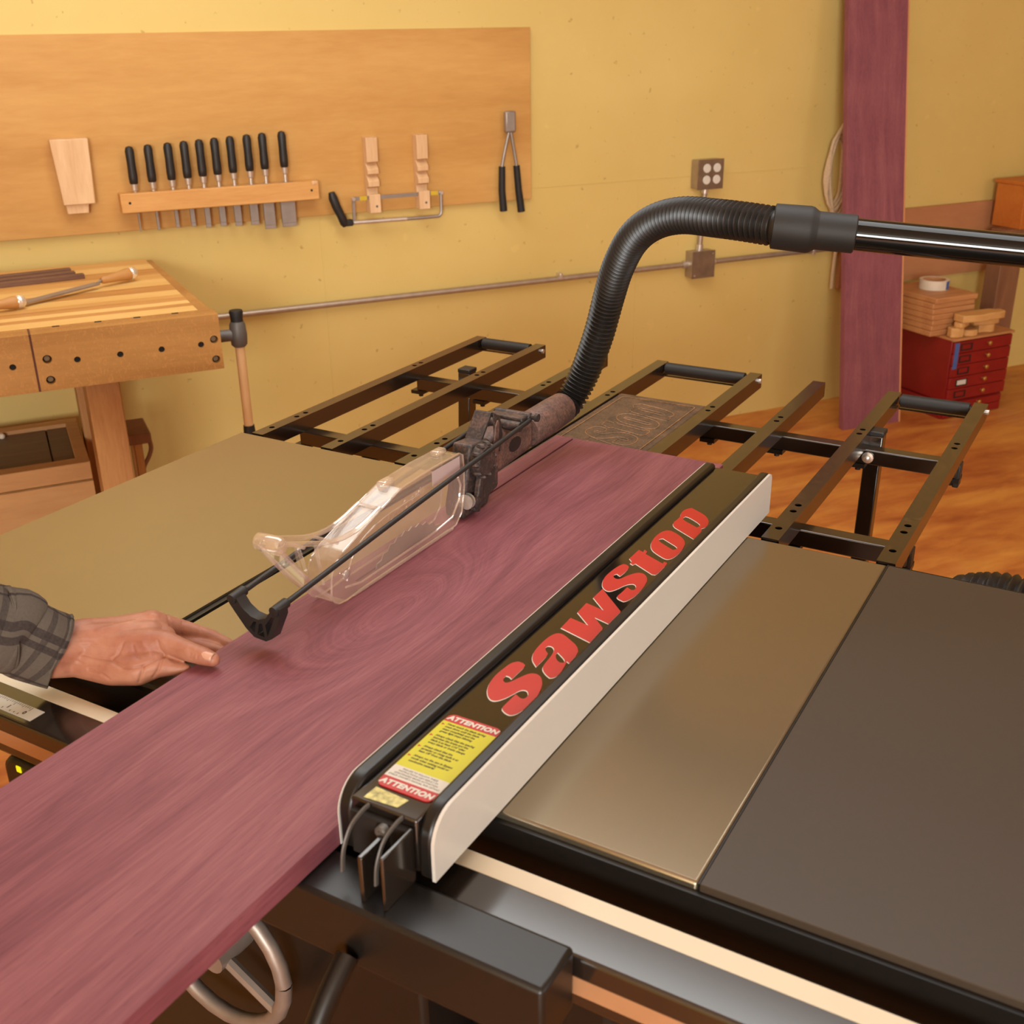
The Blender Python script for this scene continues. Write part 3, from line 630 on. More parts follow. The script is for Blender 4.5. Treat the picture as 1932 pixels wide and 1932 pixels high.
for x, s in ((0.116, 0), (0.964, 0)):
    part('leg', MB().hexa([(x + s, 1.15, 0.0), (x + 0.028, 1.15, 0.0), (x + 0.028, 1.178, 0.0), (x, 1.178, 0.0), (x, 1.2, T - 0.012), (x + 0.028, 1.2, T - 0.012), (x + 0.028, 1.228, T - 0.012), (x, 1.228, T - 0.012)]), 'rail', of, 0.002)
    part('leg_cap', MB().box(x - 0.001, x + 0.029, 1.1995, 1.2295, T - 0.013, T - 0.004), 'black_plastic', of, 0.002)
    part('pivot_bolt', MB().lathe((x + 0.012, 1.171, 0.8215), (0, -1, 0), [(0, 0.010), (0.002, 0.010), (0.003, 0.006), (0.009, 0.006), (0.011, 0.003)], 12), 'steel', of, smooth=True)
# moulded panel between the fourth and fifth rails
PX0, PX1, PY0, PY1 = 0.4930, 0.6695, TD + 0.01, 1.197
pn = part('moulded_panel', MB().box(PX0, PX1, PY0, PY1, T - 0.012, T - 0.0022), 'dusty_panel', of, 0.003, label='dusty dark moulded panel with raised lettering')
rm = MB().plate(rrect(0.507, 0.656, PY0 + 0.015, 1.178, 0.008), [rrect(0.5085, 0.6545, PY0 + 0.0165, 1.1765, 0.007)], 0.0012, lambda x, y, z: (x, y, T - 0.0022 + z))
part('panel_rim', rm, 'ridge', pn, label='fine dust-lined rim')
fy = lambda y: PY0 + 0.05 + (y - 0.063) * (1.150 - PY0 - 0.05) / (0.601 - 0.063)
fx = lambda x: 0.528 + (x - 0.856) * (0.640 - 0.528) / (0.912 - 0.856)
for L in LETTERS:
    o_ = [[(fx(x), fy(y)) for x, y in pl] for pl in L]
    e_ = MB()
    for pl in o_:
        pts = [(x, y, T - 0.0020) for x, y in pl] + [(pl[0][0], pl[0][1], T - 0.0020)]
        e_.tube(pts, 0.0008, 5, caps=False)
    part('raised_letter', e_, 'ridge', pn, label='raised letter outline')

# ------------------------------------------------------------------ blade guard
gd = thing('blade_guard', 'clear plastic blade guard with beak nose and dusty black rear bracket', 'blade guard', SAW, (0.567, 0.35, 0.89))
GX0, GX1 = 0.549, 0.585
GZ = lambda y: 0
outline = [(0.196, 0.906), (0.200, 0.895), (0.208, 0.8895), (0.222, 0.8875), (0.26, 0.8895), (0.36, 0.8900), (0.464, 0.8905), (0.480, 0.904), (0.488, 0.935), (0.489, 0.962), (0.487, 0.985), (0.478, 0.990), (0.412, 0.991), (0.344, 0.988), (0.30, 0.976), (0.262, 0.964), (0.225, 0.952), (0.208, 0.944), (0.199, 0.930)]
outline = [tuple(p) for p in outline]
part('side_plate', MB().prism(outline, 'x', GX1 - 0.0022, GX1), 'clear', gd)
part('side_plate', MB().prism(outline, 'x', GX0, GX0 + 0.0022), 'clear', gd)
top = outline[10:19]
tv = MB(); n_ = len(top)
tv.add([(GX0, y, z) for y, z in top] + [(GX1, y, z) for y, z in top] + [(GX0, y, z - 0.002) for y, z in top] + [(GX1, y, z - 0.002) for y, z in top],
       [(i, i + 1, n_ + i + 1, n_ + i) for i in range(n_ - 1)] + [(2 * n_ + i, 3 * n_ + i, 3 * n_ + i + 1, 2 * n_ + i + 1) for i in range(n_ - 1)])
part('top_cover', tv, 'clear', gd)
ft = outline[0:4] + [(0.196, 0.906)]
fs_ = [(0.199, 0.930), (0.196, 0.906), (0.200, 0.895), (0.208, 0.8895), (0.222, 0.8875)]
fv = MB(); k_ = len(fs_)
fv.add([(GX0, y, z) for y, z in fs_] + [(GX1, y, z) for y, z in fs_], [(i, i + 1, k_ + i + 1, k_ + i) for i in range(k_ - 1)])
part('front_shoe', fv, 'clear', gd)
# bright moulded edges of the side plates
def loop(pts, x): return [(x, y, z) for y, z in pts] + [(x, pts[0][0], pts[0][1])]
part('edge_bead', MB().tube(loop(outline, GX1), 0.0013, 6, caps=False), 'clear_edge', gd, smooth=True)
part('edge_bead', MB().tube(loop(outline, GX0), 0.0013, 6, caps=False), 'clear_edge', gd, smooth=True)
inner = [(0.222, 0.905), (0.25, 0.899), (0.40, 0.900), (0.455, 0.906), (0.473, 0.925), (0.478, 0.945), (0.472, 0.958)]
part('rib', MB().tube([(GX1 + 0.0006, y, z) for y, z in inner], 0.0016, 6), 'clear_edge', gd, smooth=True)
part('rib', MB().tube(spline([(GX1 + 0.0006, 0.225, 0.912), (GX1 + 0.0006, 0.245, 0.945), (GX1 + 0.0006, 0.30, 0.963), (GX1 + 0.0006, 0.38, 0.966)], 4), 0.0010, 6), 'clear_edge', gd, smooth=True)
part('skid', MB().tube([(GX1 + 0.001, 0.235, 0.8885), (GX1 + 0.001, 0.455, 0.8890)], 0.0017, 6), 'clear_edge', gd, smooth=True)
# beak: transverse nose bar, two upper arms, two lower arms, cross ribs
part('nose_bar', MB().lathe((0.5475, 0.123, 0.999), (1, 0, 0), [(0, 0.003), (0.0015, 0.0085), (0.004, 0.0105), (0.034, 0.0105), (0.0375, 0.0085), (0.039, 0.003)], 16), 'clear_edge', gd, smooth=True)
for x in (GX0 + 0.002, GX1 - 0.002):
    part('beak_arm', MB().tube(spline([(x, 0.125, 1.001), (x, 0.16, 0.987), (x, 0.205, 0.971), (x, 0.25, 0.967), (x, 0.30, 0.977)], 5), [0.0034] * 21, 8), 'clear_edge', gd, smooth=True)
    part('beak_arm', MB().tube(spline([(x, 0.122, 0.993), (x, 0.145, 0.962), (x, 0.170, 0.930), (x, 0.197, 0.902)], 5), 0.0030, 8), 'clear_edge', gd, smooth=True)
web = MB()
for x in (GX0 + 0.002, GX1 - 0.002): web.tube([(x, 0.150, 0.985), (x, 0.158, 0.955)], 0.0022, 6).tube([(x, 0.178, 0.978), (x, 0.186, 0.925)], 0.0022, 6)
web.add([(GX0, 0.122, 0.990), (GX1, 0.122, 0.990), (GX1, 0.1965, 0.900), (GX0, 0.1965, 0.900)], [(0, 1, 2, 3)])
part('beak_web', web, 'clear', gd, smooth=True)
tw_ = MB().tube([(GX0, 0.157, 0.984), (GX1, 0.157, 0.984)], 0.0026, 6).tube([(GX0, 0.215, 0.966), (GX1, 0.215, 0.966)], 0.0024, 6).tube([(GX0, 0.30, 0.977), (GX1, 0.30, 0.977)], 0.0022, 6)
part('cross_rib', tw_, 'clear_edge', gd, smooth=True)
part('top_boss', MB().box(GX0 + 0.003, GX0 + 0.017, 0.335, 0.358, 0.986, 0.9945), 'clear_edge', gd, 0.003)
part('top_boss', MB().box(GX0 + 0.003, GX0 + 0.017, 0.455, 0.478, 0.988, 0.9955), 'clear_edge', gd, 0.003)
part('screw', MB().lathe((GX1, 0.225, 0.921), (1, 0, 0), [(0, 0.0055), (0.002, 0.0055), (0.003, 0.003)], 12), 'steel', gd, smooth=True)
part('frosted_sticker', MB().box(GX1 + 0.0002, GX1 + 0.0006, 0.412, 0.478, 0.966, 0.986), 'frosted', gd, label='pale translucent sticker')
part('embossed_text', MB().text('DustGuard', 0.017, 0.0008, lambda a, b, c: (GX1 + 0.0002 + c, 0.312 + a * 0.95, 0.952 + b + a * 0.16), bold=0.0), 'clear_edge', gd)
# rear bracket
part('pivot_block', MB().prism([(0.488, 0.888), (0.486, 0.905), (0.500, 0.945), (0.512, 0.990), (0.560, 0.985), (0.585, 0.95), (0.583, 0.905), (0.560, 0.900), (0.552, 0.888)], 'x', GX0 + 0.003, GX1 - 0.002), 'dusty_black', gd, 0.004)
kn = MB().lathe((GX1 - 0.002, 0.528, 0.965), (1, 0, 0), [(0, 0.022), (0.004, 0.024), (0.012, 0.024), (0.016, 0.020), (0.017, 0.004)], 20)
for k in range(10):
    a = 2 * math.pi * k / 10; kn.ball((GX1 + 0.008, 0.528 + 0.0235 * math.cos(a), 0.965 + 0.0235 * math.sin(a)), 0.0042, 8, (1.8, 1, 1))
part('clamp_knob', kn, 'dusty_black', gd, smooth=True)
part('tension_lever', MB().prism([(0.520, 0.950), (0.530, 0.952), (0.524, 0.925), (0.522, 0.905), (0.512, 0.893), (0.500, 0.898), (0.500, 0.910), (0.510, 0.920)], 'x', GX1, GX1 + 0.009), 'dusty_black', gd, 0.002)
for y in (0.4885, 0.495): part('spring_washer', MB().lathe((GX1 + 0.001, y, 0.915), (0, 1, 0), [(0, 0.011), (0.0022, 0.011)], 16), 'steel', gd, smooth=True)
part('pivot_pin', MB().lathe((GX1, 0.505, 0.910), (1, 0, 0), [(0, 0.008), (0.011, 0.008), (0.0125, 0.005)], 12), 'dusty_black', gd, smooth=True)
part('spring_strap', MB().hexa([(0.551, 0.545, 0.985), (0.578, 0.545, 0.985), (0.578, 0.551, 0.985), (0.551, 0.551, 0.985), (0.551, 0.574, 1.018), (0.578, 0.574, 1.018), (0.578, 0.580, 1.017), (0.551, 0.580, 1.017)]), 'dusty_black', gd, 0.001, label='ribbed black strap')
part('strap_side', MB().prism([(0.574, 1.019), (0.592, 1.008), (0.598, 0.98), (0.590, 0.955), (0.578, 0.97)], 'x', 0.5795, 0.5825), 'dusty_black', gd, 0.001)
part('upright_tab', MB().prism([(0.560, 0.94), (0.574, 0.94), (0.581, 1.002), (0.577, 1.008), (0.570, 1.0)], 'x', GX1, GX1 + 0.003), 'dusty_port', gd, 0.001, label='dusty pinkish upright tab')
# dust port, latch and the two long rods with their front yoke
part('duct', MB().prism([(0.566, 0.915), (0.566, 0.972), (0.60, 0.984), (0.70, 0.974), (0.70, 0.924)], 'x', GX0 - 0.006, GX1 - 0.007), 'dusty_port', gd, 0.012, seg=4)
part('duct_opening', MB().ball((GX1 - 0.0075, 0.640, 0.950), 0.012, 12, (0.12, 1.7, 1)), 'black_plastic', gd, smooth=True)
part('hinge_barrel', MB().cyl((0.5385, 0.650, 0.992), (0.600, 0.650, 0.992), 0.0065, n=12).box(0.541, 0.597, 0.628, 0.650, 0.980, 0.996), 'dusty_black', gd, 0.002)
part('hinge_barrel', MB().cyl((0.541, 0.622, 0.985), (0.598, 0.622, 0.985), 0.0075, n=12), 'dusty_black', gd, smooth=True)
part('hinge_bolt', MB().lathe((0.600, 0.652, 0.992), (1, 0, 0), [(0, 0.0045), (0.006, 0.0045), (0.006, 0.0062), (0.011, 0.0062)], 10), 'dusty_black', gd, smooth=True)
for x in (0.540, 0.6005):
    part('long_rod', MB().tube([(x, 0.094, 0.943), (x, 0.30, 0.9615), (x, 0.645, 0.989)], 0.0033, 10), 'dusty_black' if False else 'black_plastic', gd, smooth=True, label='thin black rod')
# yoke: a U-shaped open bracket in the x-z plane
YX, YZ = 0.5705, 0.942
arc = [(YX + 0.026 * math.cos(math.radians(a)), YZ + 0.004 + 0.022 * math.sin(math.radians(a))) for a in range(180, 361, 15)]
outer = [(0.534, 0.944), (0.534, 0.936)] + [(0.541, 0.927), (0.555, 0.910), (0.566, 0.9015), (0.583, 0.9005), (0.592, 0.906), (0.6065, 0.936), (0.6065, 0.946)] + [(0.598, 0.948)] + [(0.5935, 0.940), (0.586, 0.930), (0.575, 0.9255), (0.564, 0.927), (0.553, 0.934), (0.546, 0.944), (0.542, 0.948)]
hol = [[(0.561, 0.9125), (0.5675, 0.9215), (0.5715, 0.922), (0.567, 0.9075)], [(0.571, 0.906), (0.5755, 0.921), (0.580, 0.922), (0.5815, 0.9055)], [(0.5855, 0.907), (0.5845, 0.921), (0.5945, 0.934), (0.599, 0.934)]]
part('yoke', MB().plate(outer, hol, 0.014, lambda x, z, y: (x, 0.084 + y, z)), 'black_plastic', gd, 0.0012, label='black U-shaped yoke joining the rods')
for x, z in ((0.540, 0.9425), (0.6005, 0.9425)): part('yoke_socket', MB().lathe((x, 0.081, z), (0, 1, 0.08), [(0, 0.0028), (0.0005, 0.006), (0.022, 0.006), (0.024, 0.004)], 12), 'black_plastic', gd, smooth=True)

# ------------------------------------------------------------------ dust hose and pipe overhead
hp = [(0.563, 0.8120, 0.9505), (0.564, 0.8265, 0.9535), (0.570, 0.842, 0.966), (0.588, 0.852, 1.010), (0.612, 0.848, 1.073), (0.632, 0.838, 1.133), (0.657, 0.815, 1.185), (0.693, 0.785, 1.233), (0.735, 0.760, 1.263), (0.785, 0.737, 1.279), (0.846, 0.708, 1.283), (0.890, 0.695, 1.283), (0.925, 0.688, 1.2815), (0.934, 0.6907, 1.2808)]
sp_ = resample(spline(hp, 16), 0.00125)
dh = thing('dust_hose', 'ribbed black hose arching from blade guard up to overhead pipe', 'hose', SAW, (0.60, 0.85, 0.94))
pit = 6
rad = []
for i in range(len(sp_)):
    w = 0.5 + 0.5 * math.cos(2 * math.pi * i / pit)
    rad.append(0.0198 + 0.0050 * w)
part('ribbed_tube', MB().tube(sp_, rad, 22), 'hose', dh, smooth=True)
pd = Vector((0.201, 0.059, -0.016)).normalized()
c0 = Vector((0.925, 0.688, 1.2815))
part('dust_port', MB().lathe((0.5602, 0.7012, 0.9478), (0.02, 1, 0.03), [(0, 0.024), (0.003, 0.0265), (0.09, 0.0262), (0.117, 0.0252), (0.119, 0.021)], 28), 'dusty_port', dh, smooth=True, label='dusty round port sleeve')
part('cuff', MB().lathe(c0, pd, [(0, 0.024), (0.0015, 0.0275), (0.044, 0.0285), (0.048, 0.0275), (0.054, 0.0235), (0.056, 0.0232), (0.099, 0.0232), (0.1005, 0.0218)], 32), 'black_rubber', dh, smooth=True, label='smooth stepped rubber cuff')
pc = c0 + pd * 0.1008
pp = MB().lathe(pc, pd, [(0, 0.0195), (1.35, 0.0195)], 40)
pipe = thing('overhead_pipe', 'glossy black pipe crossing upper right in front of leaning board', 'pipe', SAW, tuple(pc))
part('pipe_tube', pp, 'gloss_pipe', pipe, smooth=True)
pe = pc + pd * 1.33
part('pipe_elbow', MB().tube(spline([pe - pd * 0.02, pe + pd * 0.03, pe + pd * 0.06 + Vector((0, 0, -0.05)), pe + pd * 0.06 + Vector((0, 0, -0.3)), Vector((pe.x + 0.06, pe.y + 0.02, 0.0))], 8), 0.024, 20), 'black_satin', pipe, smooth=True)

# black flexible hose behind the extension table
hq = [(1.155, 0.86, 0.0), (1.155, 0.86, 0.30), (1.165, 0.84, 0.60), (1.19, 0.815, 0.735), (1.235, 0.80, 0.775), (1.30, 0.79, 0.778), (1.42, 0.78, 0.74), (1.60, 0.78, 0.62), (1.80, 0.79, 0.40), (1.95, 0.80, 0.10), (1.97, 0.80, 0.0)]
sq = resample(spline(hq, 14), 0.0016)
rq = [0.040 + 0.0055 * (0.5 + 0.5 * math.cos(2 * math.pi * i / 6)) for i in range(len(sq))]
solo('flexible_hose', MB().tube(sq, rq, 24), 'hose', 'thick ribbed black hose bending behind the dark extension board', 'hose', SAW, (1.155, 0.86, 0), smooth=True)

# ------------------------------------------------------------------ wall: tool board and what hangs on it
board = solo('tool_board', MB().wbox(-1.2, 1.972, 0.001, 0.019, 0.961, 1.52), 'wood_board', 'long fir plywood tool board fixed to the yellow wall', 'board', WALL, (0.4, 0, 0.961), bevel=0.001)
rack = thing('chisel_rack', 'fir strip holding ten chisels on the tool board', 'tool rack', WALL, W(0.88, 0.03, 1.02))
BV = 0.072
sh = MB().wbox(0.578, 1.19, 0.0195, BV, 1.020, 1.078)
part('rack_strip', sh, 'wood_rack', rack, 0.003)
for u in (0.604, 1.165): part('screw', MB().cyl(W(u, BV - 0.001, 1.050), W(u, BV + 0.0006, 1.050), 0.004, n=12), 'void', rack)
part('chipped_corner', MB().wbox(1.168, 1.188, BV - 0.012, BV + 0.0008, 1.066, 1.0785), 'wood_pale', rack, 0.003, label='pale split corner of the strip')
CU = [0.626, 0.680, 0.738, 0.786, 0.832, 0.878, 0.926, 0.978, 1.026, 1.088]
CW = [0.005, 0.008, 0.011, 0.014, 0.0165, 0.019, 0.022, 0.026, 0.035, 0.047]
CB = [0.962, 0.962, 0.965, 0.964, 0.957, 0.958, 0.955, 0.954, 0.938, 0.940]
ORD = ['first and narrowest', 'second', 'third', 'fourth', 'fifth', 'sixth', 'seventh', 'eighth', 'ninth', 'tenth and widest']
for k in range(10):
    u, w, zb = CU[k], CW[k], CB[k]; vc = 0.044
    ch = thing('chisel', 'black-handled bench chisel, %s from the left in the rack' % ORD[k], 'chisel', WALL, W(u, vc, zb), 'chisels in the rack')
    lift = 0.004 * k
    part('blade', MB().prism([(u - w / 2, zb), (u + w / 2, zb), (u + w / 2, 1.079), (u - w / 2, 1.079)], 'y', -vc - 0.012, -vc - 0.008).wbox(u - w / 2, u + w / 2, vc + 0.004, vc + 0.013, zb + 0.012, 1.0785), 'dull_steel', ch, 0.001)
    part('bolster', MB().lathe(W(u, vc + 0.010, 1.0785), (0, 0, 1), [(0, 0.006), (0.003 + lift * 0.6, 0.0062), (0.006 + lift * 0.6, 0.0092), (0.024 + lift * 0.6, 0.0105)], 12), 'steel', ch, smooth=True)
    zh = 1.1025 + lift * 0.6
    part('handle', MB().lathe(W(u, vc + 0.010, zh), (0, 0, 1), [(0, 0.010), (0.003, 0.0125), (0.02, 0.0135), (0.06, 0.0125), (0.095, 0.0135), (0.106, 0.010), (0.109, 0.003)], 14), 'black_plastic', ch, smooth=True)

# pale wooden slipcase hanging left
pw = thing('pale_wooden_block', 'pale wooden tapered block with a stepped tongue hanging on the tool board', 'wooden block', WALL, W(0.46, 0.02, 1.03))
part('body', MB().prism([(0.418, 1.054), (0.508, 1.054), (0.514, 1.24), (0.408, 1.24)], 'y', -0.060, -0.0195), 'wood_pale', pw, 0.003)
part('tongue', MB().prism([(0.426, 1.027), (0.486, 1.027), (0.490, 1.056), (0.424, 1.056)], 'y', -0.048, -0.022), 'wood_pale', pw, 0.002)

# two notched brackets carrying the frame saw
for k, (u, lb) in enumerate(((1.378, 'left of the two notched wooden saw brackets on the tool board'), (1.552, 'right of the two notched wooden saw brackets on the tool board'))):
    pr = [(-0.0195, 0.962), (-0.064, 0.962), (-0.064, 1.020), (-0.0585, 1.022), (-0.052, 1.000), (-0.043, 1.000), (-0.040, 1.040), (-0.062, 1.046), (-0.062, 1.062), (-0.040, 1.082), (-0.062, 1.086), (-0.062, 1.10), (-0.040, 1.12), (-0.062, 1.124), (-0.062, 1.20), (-0.0195, 1.20)]
    br = thing('saw_bracket', lb, 'bracket', WALL, W(u, 0.02, 0.962))
    part('notched_block', MB().prism(pr, 'x', u - 0.019, u + 0.019), 'wood_pale', br, 0.001)
    part('screw', MB().cyl(W(u + 0.005, 0.0635, 0.983), W(u + 0.005, 0.0648, 0.983), 0.004, n=10), 'vise_grey', br)
fs = thing('frame_saw', 'small frame hacksaw with black pistol grip resting in notched brackets', 'saw', WALL, W(1.43, 0.055, 0.95))
VS = 0.048
part('grip', MB().tube([W(1.236, VS, 1.036), W(1.240, VS, 1.018), W(1.249, VS, 0.990), W(1.262, VS, 0.960), W(1.272, VS, 0.935), W(1.276, VS, 0.926)], [0.010, 0.0150, 0.0145, 0.0135, 0.0145, 0.010], 14, up=(0, 1, 0)), 'black_plastic', fs, smooth=True)
part('grip_foot', MB().wbox(1.266, 1.300, VS - 0.011, VS + 0.011, 0.925, 0.946), 'black_plastic', fs, 0.004)
part('frame', MB().tube(spline([W(1.302, VS, 0.934), W(1.45, VS, 0.932), W(1.590, VS, 0.932), W(1.610, VS, 0.936), W(1.616, VS, 0.950), W(1.617, VS, 1.012)], 4), 0.0055, 8).bar(W(1.306, VS, 0.928), W(1.308, VS, 1.014), 0.007, 0.009, (1, 0, 0)), 'dull_steel', fs, smooth=True)
part('frame_sleeve', MB().cyl(W(1.304, VS, 0.934), W(1.490, VS, 0.9325), 0.0068, n=12), 'steel', fs, smooth=True)
part('saw_blade', MB().wbox(1.31, 1.617, VS - 0.001, VS + 0.001, 1.004, 1.016), 'dull_steel', fs)
part('blade_end', MB().wbox(1.330, 1.355, VS - 0.0014, VS + 0.0014, 1.0035, 1.0165).wbox(1.580, 1.606, VS - 0.0014, VS + 0.0014, 1.0035, 1.0165), 'yellow_film', fs, label='yellow painted blade ends')
for u in (1.307, 1.617): part('blade_pin', MB().cyl(W(u, VS - 0.008, 1.010), W(u, VS + 0.010, 1.010), 0.006, n=10), 'steel', fs, smooth=True)
# pliers: two black grips hanging down
pl = thing('nippers', 'long black-handled nippers hanging at the right end of the tool board', 'nippers', WALL, W(1.88, 0.035, 0.925))
for pts in ([W(1.880, 0.04, 1.20), W(1.850, 0.04, 1.08), W(1.848, 0.04, 1.00), W(1.853, 0.04, 0.930)], [W(1.884, 0.04, 1.20), W(1.905, 0.04, 1.08), W(1.912, 0.04, 1.0), W(1.922, 0.04, 0.923)]):
    part('arm', MB().tube(spline(pts, 4), [0.006] * 5 + [0.008] * 8, 10), 'dull_steel', pl, smooth=True)
    part('grip', MB().tube([pts[1], pts[2], pts[3]], [0.0115, 0.0120, 0.0135], 12), 'black_rubber', pl, smooth=True)
part('jaw', MB().wbox(1.862, 1.902, 0.030, 0.050, 1.19, 1.26), 'dull_steel', pl, 0.006)

# ------------------------------------------------------------------ conduit and boxes
cd = thing('conduit_line', 'galvanised conduit pipe run low along the yellow wall with grey junction box', 'conduit', WALL, W(2.69, 0.03, 0.666))
for a, b in ((0.2, 2.638), (2.752, 3.385)): part('conduit_pipe', MB().cyl(W(a, 0.020, 0.666), W(b, 0.020, 0.666), 0.0105, n=14), 'galv', cd, smooth=True)
part('conduit_pipe', MB().cyl(W(2.694, 0.020, 0.716), W(2.706, 0.020, 0.950), 0.0105, n=14), 'galv', cd, smooth=True)
jb = part('junction_box', MB().wbox(2.645, 2.745, 0.0, 0.052, 0.616, 0.716), 'galv', cd, 0.003)
part('cover_plate', MB().wbox(2.643, 2.747, 0.052, 0.0545, 0.614, 0.718), 'box_grey', jb, 0.001, label='brownish cover plate')
for u, z in ((2.655, 0.626), (2.735, 0.706)): part('screw', MB().cyl(W(u, 0.054, z), W(u, 0.056, z), 0.003, n=8), 'steel', jb)
for p, q in (((2.622, 0.666), (2.646, 0.666)), ((2.744, 0.666), (2.768, 0.666)), ((2.694, 0.714), (2.695, 0.738)), ((2.705, 0.93), (2.706, 0.952))):
    part('connector', MB().cyl(W(p[0], 0.020, p[1]), W(q[0], 0.020, q[1]), 0.0145, n=14), 'steel', cd, smooth=True)
part('strap_clip', MB().wbox(2.080, 2.092, 0.0, 0.034, 0.664, 0.688), 'steel', cd, 0.002)
part('strap_clip', MB().wbox(3.243, 3.255, 0.0, 0.034, 0.650, 0.680), 'steel', cd, 0.002)
ob = part('outlet_box', MB().wbox(2.652, 2.762, 0.0, 0.05, 0.950, 1.055), 'galv', cd, 0.003)
part('outlet_plate', MB().wbox(2.650, 2.764, 0.05, 0.053, 0.948, 1.057), 'box_grey', ob, 0.001)
for u in (2.688, 2.733):
    for z in (0.983, 1.025): part('receptacle', MB().lathe(W(u, 0.052, z), (0, -1, 0), [(0, 0.0165), (0.003, 0.0165), (0.0045, 0.015)], 20), 'label_white', ob, smooth=True, label='round white receptacle face')

# ------------------------------------------------------------------ workbench on the left
BZ = 0.886
wb = thing('workbench', 'thick wooden workbench with dog holes in its front apron', 'workbench', WALL, W(0.2, 0.5, 0))
BU0 = -1.35
edges = [0.10, 0.185, 0.265, 0.35, 0.43, 0.52, 0.60, 0.66, 0.70, 0.745, 0.78, 0.815, 0.872]
mats = ['strip_b', 'strip_a', 'strip_c', 'strip_b', 'strip_a', 'strip_c', 'strip_a', 'strip_b', 'strip_c', 'strip_a', 'strip_c', 'strip_a']
eu = lambda v: 0.620 + (v - 0.10) * 0.020 / 0.77
for k in range(12):
    a, b = edges[k] + 0.0004, edges[k + 1] - 0.0004
    part('top_strip', MB().hexa([W(BU0, b, BZ - 0.09), W(eu(b), b, BZ - 0.09), W(eu(a), a, BZ - 0.09), W(BU0, a, BZ - 0.09), W(BU0, b, BZ), W(eu(b), b, BZ), W(eu(a), a, BZ), W(BU0, a, BZ)]), mats[k], wb, 0.0008)
ec = part('end_cap', MB().hexa([W(0.6405, 0.8715, BZ - 0.135), W(0.6735, 0.8715, BZ - 0.135), W(0.640, 0.10, BZ - 0.135), W(0.6215, 0.10, BZ - 0.135), W(0.6405, 0.8715, BZ - 0.004), W(0.6735, 0.8715, BZ - 0.004), W(0.640, 0.10, BZ - 0.004), W(0.6215, 0.10, BZ - 0.004)]), 'oak', wb, 0.002)
AV0, AV1 = 0.872, 0.94
def apron(u0, u1, holes, zb=BZ - 0.137):
    m_ = MB()
    m_.plate([(u0, zb), (u1, zb), (u1, BZ - 0.0005), (u0, BZ - 0.0005)], [circ(a, b, r, 16) for a, b, r in holes], 0.03, lambda x, y, z: (x, -(AV1 - 0.03 + z), y))
    m_.wbox(u0, u1, AV0 + 0.0005, AV1 - 0.03, zb, BZ - 0.0005)
    return m_
h1 = [(0.340, 0.815, 0.0075), (0.437, 0.815, 0.0075), (0.533, 0.815, 0.0075), (0.627, 0.815, 0.0075), (0.275, 0.824, 0.0105), (0.2745, 0.774, 0.0105), (0.6595, 0.824, 0.0100), (0.659, 0.774, 0.0100)]
ap = part('front_apron', apron(0.2495, 0.6405, h1[:5] + h1[5:6]), 'oak', wb, label='oak apron drilled with dog holes')
# the right end block of the apron carries two bolts
ap2 = part('front_apron', apron(0.6405, 0.676, h1[6:]), 'oak', wb)
ap3 = part('front_apron', apron(BU0, 0.2445, [(0.199 - 0.098 * k, 0.815, 0.0075) for k in range(6)]), 'oak', wb, label='left oak apron beyond the dark joint')
part('dark_joint', MB().wbox(0.2445, 0.2495, AV0 + 0.001, AV1 - 0.002, BZ - 0.137, BZ - 0.001), 'joint', wb, label='dark joint line across the apron')
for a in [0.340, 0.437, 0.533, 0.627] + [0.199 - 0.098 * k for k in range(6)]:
    part('dog_hole_shade', MB().cyl(W(a, AV1 - 0.028, 0.815), W(a, AV1 - 0.006, 0.815), 0.0074, n=14), 'void', wb, label='dark plug painting the shade in a dog hole')  # dark plug puts the bore's shade into the colour
for a, b, r in h1[4:]:
    part('apron_bolt', MB().lathe(W(a, AV1 - 0.029, b), (0, -1, 0), [(0, 0.0085), (0.016, 0.0085), (0.019, 0.006), (0.0192, 0.004), (0.013, 0.004)], 14), 'bolt_grey', wb, smooth=True, label='recessed round bolt head')
for k, u in enumerate((0.30, 0.395, 0.485, 0.575)): part('dog_slot_shade', MB().wbox(u, u + 0.016, 0.876, 0.886, BZ - 0.0008, BZ + 0.0002), 'void', wb)  # flat dark patches paint the slots' shade, no recess is cut
# tail vise at the right end
part('vise_hub', MB().lathe(W(0.674, 0.82, 0.800), (1, 0, 0), [(0, 0.016), (0.030, 0.0155), (0.05, 0.0155)], 18).tube([W(0.742, 0.82, 0.768), W(0.742, 0.82, 0.774), W(0.742, 0.82, 0.80), W(0.742, 0.82, 0.826), W(0.742, 0.82, 0.834)], [0.015, 0.0205, 0.0225, 0.0205, 0.017], 20), 'vise_grey', wb, smooth=True, label='grey cast tail vise hub')
vh = part('vise_handle', MB().lathe(W(0.7420, 0.82, 0.50), (0, 0, 1), [(0, 0.0125), (0.30, 0.0125), (0.36, 0.0125)], 16), 'dowel', wb, smooth=True, label='pale turned vise handle bar')
part('handle_cap', MB().lathe(W(0.742, 0.82, 0.832), (0, 0, 1), [(0, 0.016), (0.012, 0.016), (0.026, 0.018), (0.031, 0.0165), (0.0312, 0.011), (0.026, 0.010)], 18), 'black_rubber', vh, smooth=True)
part('handle_cap', MB().lathe(W(0.742, 0.82, 0.553), (0, 0, -1), [(0, 0.0145), (0.02, 0.016), (0.045, 0.0165), (0.048, 0.014)], 18), 'black_rubber', vh, smooth=True)
